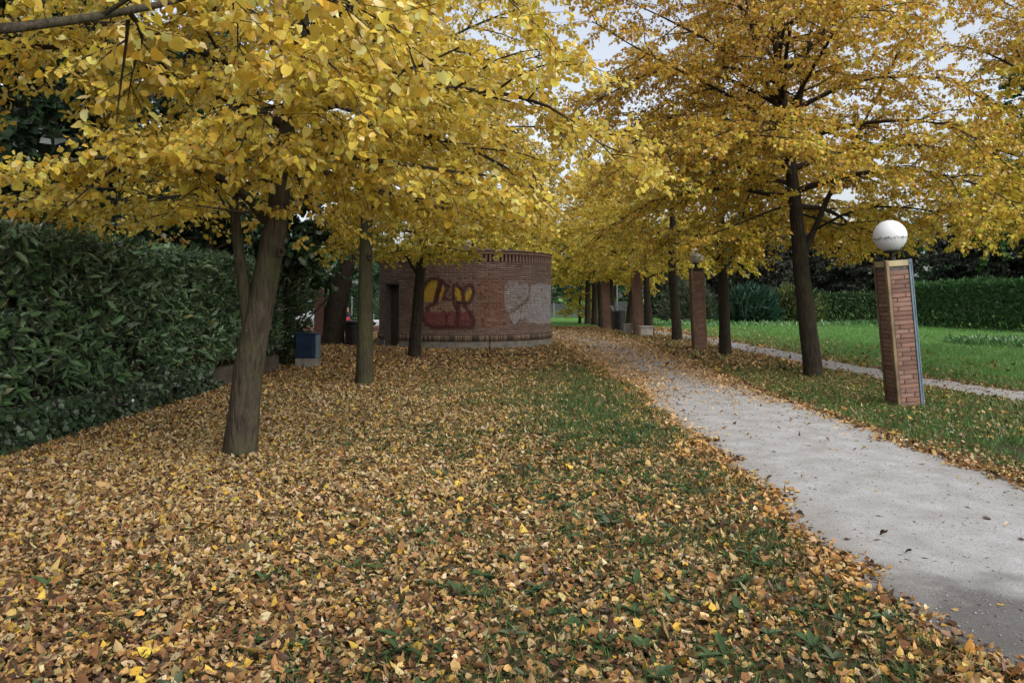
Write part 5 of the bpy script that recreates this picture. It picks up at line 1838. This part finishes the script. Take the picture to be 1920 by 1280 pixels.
def car(label, x, y, rz, paint):
    z = float(ground_z(x, y)) + 0.006
    root = thing('parked_car', label, 'car', (x, y, z), rz, 'cars parked behind the low brick wall')
    side = [(-2.05, .32), (-2.1, .55), (-2.05, .78), (-1.75, .88), (-1.0, .96), (-.45, 1.38), (.2, 1.48), (1.0, 1.46), (1.75, 1.05), (2.05, .95), (2.1, .6), (2.05, .32)]
    body = [(-2.05, .32), (-2.1, .55), (-2.05, .76), (-1.75, .86), (-1.0, .94), (1.9, .98), (2.07, .92), (2.1, .6), (2.05, .32)]
    MB().prism(body, -.86, .86).build('body', paint, root, bevel=.06)
    m = MB()
    lo = [(-1.05, .93), (-.42, 1.36), (.2, 1.46), (1.0, 1.44), (1.85, .97)]
    n = len(lo)
    vs = [(a, -.84 + (.14 if i not in (0, n - 1) else 0), b) for i, (a, b) in enumerate(lo)] + [(a, .84 - (.14 if i not in (0, n - 1) else 0), b) for i, (a, b) in enumerate(lo)]
    m.add(vs, [tuple(range(n)), tuple(range(2 * n - 1, n - 1, -1))] + [(i, i + n, i + 1 + n, i + 1) for i in range(n - 1)])
    m.build('cabin', paint, root, bevel=.03)
    # glass
    for sy in (-1, 1):
        for xa, xb, xc, xd in ((-.86, -.35, .2, .2), (.28, .28, .95, 1.45)):
            g = MB()
            yy = lambda zz: sy * (.855 - .14 * (zz - .93) / .45)
            p = [(xa, 1.0), (xb, 1.34), (xc, 1.40), (xd, 1.0)] if xa < 0 else [(xa, 1.0), (xb, 1.40), (xc, 1.38), (xd, 1.02)]
            g.add([(a, yy(b), b) for a, b in p] + [(a, yy(b) - sy * .02, b) for a, b in p], [(0, 1, 2, 3), (7, 6, 5, 4), (0, 4, 5, 1), (1, 5, 6, 2), (2, 6, 7, 3), (3, 7, 4, 0)])
            g.build('side_window', M_GLASS, root)
    g = MB()
    g.add([(-.99, -.7, 1.0), (-.99, .7, 1.0), (-.5, .6, 1.345), (-.5, -.6, 1.345), (-1.02, -.7, 1.0), (-1.02, .7, 1.0), (-.53, .6, 1.345), (-.53, -.6, 1.345)], [(0, 1, 2, 3), (7, 6, 5, 4), (0, 4, 5, 1), (1, 5, 6, 2), (2, 6, 7, 3), (3, 7, 4, 0)])
    g.build('windscreen', M_GLASS, root)
    for wx in (-1.35, 1.32):
        for sy in (-1, 1):
            wl = MB().lathe([(.16, -.1), (.29, -.1), (.32, -.07), (.32, .07), (.29, .1), (.16, .1)], 24, (wx, sy * .80, .32), 'Y').build('wheel', M_TYRE, root)
            MB().lathe([(0.0, -.005), (.06, -.012), (.19, 0.0), (.2, .02)], 16, (wx, sy * .905, .32), 'Y').build('rim', M_GREYMET, wl)
    for sy in (-1, 1):
        MB().box((-2.07, sy * .62, .68), (.06, .34, .14)).build('headlight', M_LAMPW, root, bevel=.02)
        MB().box((2.08, sy * .66, .75), (.05, .26, .16)).build('tail_light', M_RED, root, bevel=.02)
        MB().box((-.72, sy * .95, 1.0), (.12, .16, .1)).build('mirror', M_DARK, root, bevel=.02)
    MB().box((-2.09, 0, .42), (.06, 1.5, .16)).build('bumper', M_DARK, root, bevel=.02)


pc = P(700, 600, 64)
car('white parked car whose front shows left of the round building', pc.x + 1.2, 64, 0.05, M_CARW)
pc = P(645, 600, 68)
car('pale grey parked car partly hidden behind the old leaning trunk', pc.x - 2.0, 68, 0.0, M_CARS)


# ------------------------------------------------------------------ litter, grass, weeds
TANS = [(0.52, 0.38, 0.19), (0.48, 0.31, 0.125), (0.35, 0.19, 0.075), (0.59, 0.47, 0.285), (0.58, 0.38, 0.07), (0.20, 0.098, 0.045), (0.085, 0.05, 0.03), (0.26, 0.22, 0.10)]


def litter_density(x, y):
    pl, pr, ql, qr = path_l(y), path_r(y), path2_l(y), path2_r(y)
    n1, n2 = fbm(x * 0.7, y * 0.7, 40), fbm(x * 2.4, y * 2.4, 44)
    left = 0.98 * (0.62 + 0.5 * n1) * (0.55 + 0.9 * n2)
    patch = np.exp(-(((x - 1.15) / 0.85) ** 2 + ((y - 11.5) / 4.6) ** 2))
    patch = np.maximum(patch, 0.55 * np.exp(-(((x - 1.2) / 0.75) ** 2 + ((y - 7.0) / 2.3) ** 2)))
    left = left * (1 - 0.78 * patch)
    left = left + 0.5 * np.exp(-((x - pl) / 0.22) ** 2) * (x < pl)
    left = left * (0.75 + 0.25 * smooth(1.8, -1.2, x))
    left = left * (1 - 0.5 * smooth(0.46, 0.64, fbm(x * 1.5 + 9, y * 1.5, 47)) * smooth(-3.0, -0.5, x) * smooth(15, 11, y))
    left = left * (0.78 + 0.22 * smooth(3.5, 6.5, y))
    left = np.where((y > 13) & (x < 1.0), np.maximum(left, 0.55 + 0.3 * n2), left)
    verge = (0.30 + 0.30 * smooth(10, 17, y)) * (0.35 + 1.2 * n2) + 0.6 * np.exp(-((x - pr) / 0.2) ** 2) * (x > pr) + 0.3 * np.exp(-((x - ql) / 0.3) ** 2)
    verge = verge * (1 - 0.45 * np.exp(-(((x - 5.2) / 0.8) ** 2 + ((y - 9.5) / 3) ** 2)))
    mid = (pl + pr) / 2
    onp = 0.006 + 0.08 * smooth(9, 13, y) * n2 + 0.62 * smooth(10.5, 16.5, y + 2.5 * (fbm(x * 1.2, y * .5, 49) - .5)) * (0.55 + 0.9 * n2) * (0.72 + 0.28 * np.minimum(np.abs(x - mid) / 0.9, 1))
    onp = onp + 0.35 * np.exp(-((x - pl) / 0.13) ** 2) + 0.3 * np.exp(-((x - pr) / 0.13) ** 2) + 0.05 * n2 * smooth(5, 9, y)
    on2 = 0.07 * n2 + 0.10 * smooth(22, 30, y)
    lawn = 0.30 * np.exp(-np.maximum(x - qr, 0) / 1.3) * (0.3 + n2) + 0.012 + 0.06 * np.exp(-np.maximum(x - qr, 0) / 5) * n2
    d = np.where(x < pl, left, np.where(x < pr, onp, np.where(x < ql, verge, np.where(x < qr, on2, lawn))))
    return d


def scatter(rng, x0, x1, y0, y1, per_m2):
    n = int((x1 - x0) * (y1 - y0) * per_m2)
    x, y = rng.uniform(x0, x1, n), rng.uniform(y0, y1, n)
    return x, y


def in_view(x, y, m=520):
    px, py, d = proj(np.stack([x, y, np.zeros_like(x)], 1))
    return (px > -m) & (px < 1920 + m) & (py < 1280 + 4 * m) & (y > 2.2)


def blocked(x, y):
    return (np.hypot(x - BC[0], y - BC[1]) < BR + 0.06) | ((x < -5.16) & (y < 17.6))


def litter():
    rng = np.random.default_rng(2)
    for name, lab, (xa, xb, ya, yb), dens, tm, sz in (
            ('leaf_litter', 'thick carpet of tan and brown fallen leaves nearest the camera', (-4.2, 4.0, 2.2, 4.8), 3800, MID, 0.035),
            ('leaf_litter', 'thick carpet of tan and yellow fallen leaves around the big leaning linden', (-5.3, 5.0, 4.8, 9.0), 3300, MID, 0.036),
            ('leaf_litter', 'carpet of fallen leaves under the lindens in the middle distance', (-5.3, 10.0, 9.0, 17.0), 1700, LOW, 0.043),
            ('leaf_litter', 'far fallen leaves around the round building and along the path', (-8.0, 12.0, 17.0, 43.0), 400, LOW, 0.072)):
        x, y = scatter(rng, xa, xb, ya, yb, dens)
        k = in_view(x, y) & ~blocked(x, y)
        x, y = x[k], y[k]
        d = litter_density(x, y)
        k = rng.random(len(x)) < d
        if ya < 9:    # single leaves on the near gravel are objects of their own
            k &= ~((x > path_l(y) + 0.16) & (x < path_r(y) - 0.16))
        x, y, d = x[k], y[k], d[k]
        N = len(x)
        z = ground_z(x, y) + 0.006 + rng.uniform(0, 0.036, N) * np.clip(d, 0.3, 1)
        pos = np.stack([x, y, z], 1)
        a = rng.uniform(0, 2 * PI, N)
        tip = np.stack([np.cos(a), np.sin(a), rng.normal(0.02, 0.24, N)], 1)
        nr = np.stack([rng.normal(0, .42, N), rng.normal(0, .42, N), np.where(rng.random(N) < .5, 1, -1) * 1.0], 1)
        size = sz * np.clip(np.exp(0.30 * rng.standard_normal(N)), 0.45, 1.9)
        pos -= unit(tip) * size[:, None] * 0.5
        pos[:, 2] = np.maximum(pos[:, 2], 0.008 + ground_z(x, y))
        # paler and yellower under the big leaning tree, browner and more mixed near the camera and far off
        pale = np.clip(np.exp(-(((x + 2.4) / 3.0) ** 2 + ((y - 9.5) / 4.5) ** 2)) * 1.15 + 0.2 * (fbm(x * .6, y * .6, 61) - .5), 0, 1)
        ca = palette(rng, N, TANS, [4.2, 3.2, 1.1, 3.2, 2.0, .5, .35, .5], .14)
        cb_ = palette(rng, N, TANS, [2.0, 3.4, 3.6, 1.2, 1.2, 2.8, 2.2, .7], .18)
        cc = palette(rng, N, TANS + [(0.60, 0.38, 0.17), (0.54, 0.31, 0.12)], [1.8, 3.0, 2.0, .8, .8, 1.4, .8, .5, 3.2, 2.6], .16)
        col = np.where((rng.random(N) < pale)[:, None], ca, cb_)
        # darker, browner leaf mix nearest the camera
        old = palette(rng, N, TANS, [1.4, 3.2, 4.0, .9, 1.4, 4.0, 3.6, .8], .18)
        col = np.where((rng.random(N) < 0.75 * smooth(5.5, 3.2, y) * (0.4 + 1.1 * fbm(x * 1.1, y * 1.1, 63)))[:, None], old, col)
        far = smooth(13, 20, y) * 0.85
        col = np.where((rng.random(N) < far)[:, None], cc, col)
        orange = np.exp(-((x - path_l(y)) / 0.5) ** 2) * 0.5
        col = np.where((rng.random(N) < orange)[:, None], palette(rng, N, [(0.55, 0.30, 0.09), (0.48, 0.24, 0.06), (0.60, 0.40, 0.16)], [3, 2, 2]), col)
        onpath = (x > path_l(y)) & (x < path_r(y)) & (y > 9)
        col = np.where((onpath & (rng.random(N) < .75))[:, None], palette(rng, N, [(0.60, 0.40, 0.20), (0.56, 0.33, 0.14), (0.64, 0.47, 0.27)], [3, 2, 2], .14), col)
        # matted lower layer older and browner; its darker tone also paints shade between leaves
        zr = np.clip((z - ground_z(x, y)) / 0.036, 0, 1)
        under = palette(rng, N, TANS, [.4, 1.4, 3.6, .2, .2, 4.2, 4.0, .6], .18)
        col = np.where(((rng.random(N) < 0.8 * (1 - zr) ** 1.6) & ~onpath)[:, None], under, col)
        me = leaf_mesh(name, pos, tip, nr, size, tm, col, fold=rng.uniform(-0.1, 0.85, N), curl=rng.normal(0.15, 0.4, N), bend=rng.normal(0, 0.45, N))
        setp(link(name, me, M_LITTER), lab, 'leaf litter', kind='stuff')
    # single leaves on the gravel
    var, names = [], []
    for q in range(14):
        ci = q % 7
        names.append(['pale tan', 'orange tan', 'brown', 'cream', 'yellow', 'dark brown', 'blackish'][ci] + (' flat' if q < 7 else ' curled'))
        V, F, k = leaf_arrays(np.zeros((1, 3)), np.array([[0, 1.0, 0]]), np.array([[0, 0, 1.0]]), 1.0, HEART, fold=[0.1 if q < 7 else .75], curl=[0.05 if q < 7 else .45], bend=rng.normal(0, .4, 1))
        V[:, 2] -= V[:, 2].min()
        me = tri_mesh('fallen_leaf', V, F, np.repeat(np.array([TANS[ci]]), k, 0))
        me.materials.append(M_LITTER)
        var.append(me)
    n = 0
    while n < 70:
        y = rng.uniform(3.4, 12.5)
        x = rng.uniform(2.0, 4.4)
        e = min(abs(x - float(path_l(np.array([y]))[0])), abs(float(path_r(np.array([y]))[0]) - x))
        if not (float(path_l(np.array([y]))[0]) + .08 < x < float(path_r(np.array([y]))[0]) - .08) or rng.random() > 0.25 + 0.75 * math.exp(-e / 0.3):
            continue
        px, py, d = proj(np.array([[x, y, 0.0]]))
        if not (px[0] < 1915 and py[0] < 1275):
            continue
        o = link('fallen_leaf', var[n % 14], None, None, (x, y, 0.006 + 0.02))
        u = (x - 2.1) / 2.2
        o.location.z = 0.0065 + 0.02 * max(0, math.sin(PI * min(max(u, 0), 1)))
        o.rotation_euler = (rng.normal(0, .06), rng.normal(0, .06), rng.uniform(0, 6.28))
        s = rng.uniform(.035, .06)
        o.scale = (s, s, s)
        mid = (float(path_l(np.array([y]))[0]) + float(path_r(np.array([y]))[0])) / 2
        where = ('left edge' if x < mid - 0.55 else 'right edge' if x > mid + 0.55 else 'middle')
        part = ('beside the damp patch' if y < 5.0 else 'just past the damp patch' if y < 6.5 else 'halfway to the lamp pillar' if y < 8.5 else 'level with the lamp pillar' if y > 10.5 else 'short of the lamp pillar')
        setp(o, "%s leaf on the gravel path's %s, %s" % (names[n % 14], where, part), 'leaf', 'single leaves scattered on the gravel path')
        n += 1


litter()


def grass_density(x, y):
    pl, pr, ql, qr = path_l(y), path_r(y), path2_l(y), path2_r(y)
    n1, n2 = fbm(x * 0.9, y * 0.9, 70), fbm(x * 3.1, y * 3.1, 72)
    left = 0.35 * smooth(0.42, 0.60, n2) + 0.25 * smooth(0.46, 0.64, fbm(x * 1.5 + 9, y * 1.5, 47)) + 0.2 * n1 + 0.12
    patch = np.exp(-(((x - 1.15) / 0.9) ** 2 + ((y - 11.5) / 4.8) ** 2))
    patch = np.maximum(patch, 0.68 * np.exp(-(((x - 1.0) / 0.95) ** 2 + ((y - 6.5) / 2.8) ** 2)))
    left = left + 0.8 * patch * (0.5 + 0.7 * n2)
    left = left * (0.22 + 0.78 * smooth(-3.0, 0.2, x))
    left = left * (x < pl - 0.03)
    verge = (0.75 * (0.5 + 0.8 * n2)) * (1 - 0.35 * smooth(12, 18, y)) * smooth(0.0, 0.28, x - pr)
    lawn = 0.95 * (0.6 + 0.6 * n2) * smooth(0, 0.4, x - qr)
    return np.where(x < (pl + pr) / 2, left, np.where(x < ql - .05, verge, np.where(x < qr, 0, lawn)))


GCOL = [(0.07, 0.13, 0.038), (0.095, 0.165, 0.05), (0.13, 0.20, 0.066), (0.05, 0.09, 0.03), (0.21, 0.205, 0.095)]


def grass():
    rng = np.random.default_rng(4)
    for name, lab, (xa, xb, ya, yb), dens, tm, sz, zone in (
            ('grass', 'short grass growing through the fallen leaves in the foreground', (-4.8, 5.2, 2.3, 8.5), 2600, BLADE, 0.062, 0),
            ('grass', 'short grass between the leaves along both sides of the gravel path', (-4.5, 9.5, 8.5, 18), 1300, BLADE1, 0.095, 0),
            ('grass', 'far grass of the verge and of the open lawn on the right', (-2.0, 12, 18, 38), 300, BLADE1, 0.11, 0),
            ('grass', 'open green lawn grass past the second path', (8.2, 26, 12.5, 50), 210, BLADE1, 0.12, 1)):
        x, y = scatter(rng, xa, xb, ya, yb, dens)
        k = in_view(x, y) & ~blocked(x, y)
        if zone == 1:
            k &= x > path2_r(y)
        x, y = x[k], y[k]
        d = grass_density(x, y)
        if zone == 0 and ya >= 18:
            d = np.where(x > path2_r(y), 0, d)
        if zone == 0 and ya < 18:
            d = np.where(x > path2_r(y), d * .5, d)
        k = rng.random(len(x)) < d
        x, y = x[k], y[k]
        N = len(x)
        pos = np.stack([x, y, ground_z(x, y) - 0.002], 1)
        tip = np.stack([rng.normal(0, .5, N), rng.normal(0, .5, N), np.ones(N)], 1)
        nr = np.stack([rng.normal(0, 1, N), rng.normal(0, 1, N), rng.normal(0, .2, N)], 1)
        col = palette(rng, N, GCOL, [3, 3, 2, 2, .5], .18)
        if zone == 1:
            pat = 0.72 + 0.5 * fbm(x * .45, y * .35, 90)
            col = pat[:, None] * palette(rng, N, [(0.10, 0.23, 0.055), (0.13, 0.28, 0.07), (0.16, 0.33, 0.09), (0.19, 0.29, 0.10)], [3, 3, 2, 1], .15)
        elif xa > -3 or ya > 0:
            right = x > 4.2
            col = np.where(right[:, None], col * np.array([0.95, 1.2, 0.95]), col)
        me = leaf_mesh(name, pos, tip, nr, sz * rng.uniform(.45, 1.2, N), tm, col, fold=0.1, curl=rng.normal(.25, .3, N))
        setp(link(name, me, M_GRASS), lab, 'grass', kind='stuff')
    # broad weeds (plantain, dandelion) in the leaves near the camera
    pos, tip, nr, size, col = [], [], [], [], []
    m = 0
    while m < 420:
        y = rng.uniform(2.8, 10)
        x = rng.uniform(-2.6, 1.95)
        if rng.random() > 0.25 + 0.75 * smooth(-1.6, 0.8, np.array(x)):
            continue
        m += 1
        r = rng.uniform(.03, .075)
        kk = rng.integers(5, 10)
        c = palette(rng, 1, [(0.05, 0.09, 0.035), (0.07, 0.12, 0.05), (0.09, 0.13, 0.075)], [3, 3, 2])[0]
        a0 = rng.uniform(0, 6.28)
        for q in range(kk):
            a = a0 + q * 2 * PI / kk + rng.normal(0, .2)
            pos.append((x, y, .012))
            tip.append((math.cos(a), math.sin(a), rng.uniform(.25, 1.1)))
            nr.append((0, 0, 1))
            size.append(r * rng.uniform(.9, 1.7))
            col.append(c * rng.uniform(.8, 1.2))
    N = len(pos)
    me = leaf_mesh('weeds', np.array(pos), np.array(tip), np.array(nr, float), np.array(size), LAUREL, np.clip(np.array(col), .004, 1), fold=rng.uniform(.1, .4, N), curl=rng.normal(.35, .15, N))
    setp(link('weeds', me, M_GRASS), 'low broad-leaved weeds poking through the foreground leaves', 'weeds', kind='stuff')
    # pale leafy weeds along the far edge of the lawn
    N = 5200
    x, y = rng.uniform(7.5, 24, N), 46.5 + rng.normal(0, 1.6, N)
    k = rng.random(N) < .5
    x[k], y[k] = rng.uniform(15.5, 22.5, k.sum()), 27.5 + rng.normal(0, 1.3, k.sum())
    kp = fbm(x * .5, y * .8, 88) > .42
    x, y = x[kp], y[kp]
    N = len(x)
    pos = np.stack([x, y, np.full(N, .01)], 1)
    tip = np.stack([rng.normal(0, .8, N), rng.normal(0, .8, N), np.full(N, .9)], 1)
    me = leaf_mesh('weeds', pos, tip, rng.normal(0, 1, (N, 3)) + np.array([0, 0, 1]), rng.uniform(.15, .32, N), LAUREL, palette(rng, N, [(0.09, 0.2, 0.07), (0.13, 0.26, 0.1), (0.2, 0.3, 0.15)], [3, 3, 1.5], .15), fold=.2, curl=rng.normal(.4, .2, N))
    setp(link('weeds', me, M_GRASS), 'pale green leafy weeds at the far edge of the lawn', 'weeds', kind='stuff')


grass()


def gravel():
    """loose stones and bark crumbs on the near path"""
    rng = np.random.default_rng(6)
    x, y = scatter(rng, 1.7, 4.8, 2.6, 13, 420)
    k = (x > path_l(y) - .02) & (x < path_r(y) + .02) & in_view(x, y, 40)
    x, y = x[k], y[k]
    N = len(x)
    u = np.clip((x - path_l(y)) / (path_r(y) - path_l(y)), 0, 1)
    s = np.exp(rng.normal(-5.6, .4, N))
    T = np.array([[1, 0, 0], [0, 1, 0], [-1, 0, 0], [0, -1, 0], [0, 0, .7], [0, 0, -.5]], float)
    F = np.array([[0, 1, 4], [1, 2, 4], [2, 3, 4], [3, 0, 4], [1, 0, 5], [2, 1, 5], [3, 2, 5], [0, 3, 5]])
    a = rng.uniform(0, 6.28, N)
    c, sn = np.cos(a), np.sin(a)
    st = np.where(rng.random(N) < .10, 3.4, 1.0)
    L = T[None] * np.stack([s * st, s * rng.uniform(.6, 1, N), s * rng.uniform(.5, .9, N)], 1)[:, None]
    X = L[..., 0] * c[:, None] - L[..., 1] * sn[:, None] + x[:, None]
    Y = L[..., 0] * sn[:, None] + L[..., 1] * c[:, None] + y[:, None]
    Z = L[..., 2] + (.007 + .02 * np.sin(PI * u) + s * .25)[:, None]
    col = palette(rng, N, [(0.42, 0.42, 0.42), (0.30, 0.30, 0.30), (0.56, 0.56, 0.55), (0.14, 0.12, 0.10), (0.20, 0.17, 0.14)], [4, 4, 3, .8, .8])
    col = np.where((st > 2)[:, None], np.array([.13, .105, .08]), col)
    me = tri_mesh('gravel', np.stack([X, Y, Z], -1).reshape(-1, 3), (np.arange(N)[:, None, None] * 6 + F[None]).reshape(-1, 3), np.repeat(col, 6, 0))
    setp(link('gravel', me, M_BRICK), 'loose small stones and bark crumbs on the pale path', 'gravel', kind='stuff')


gravel()
bpy.context.view_layer.update()
print('TRIS', sum(len(o.data.polygons) for o in S.objects if o.type == 'MESH'), 'OBJ', len(S.objects))
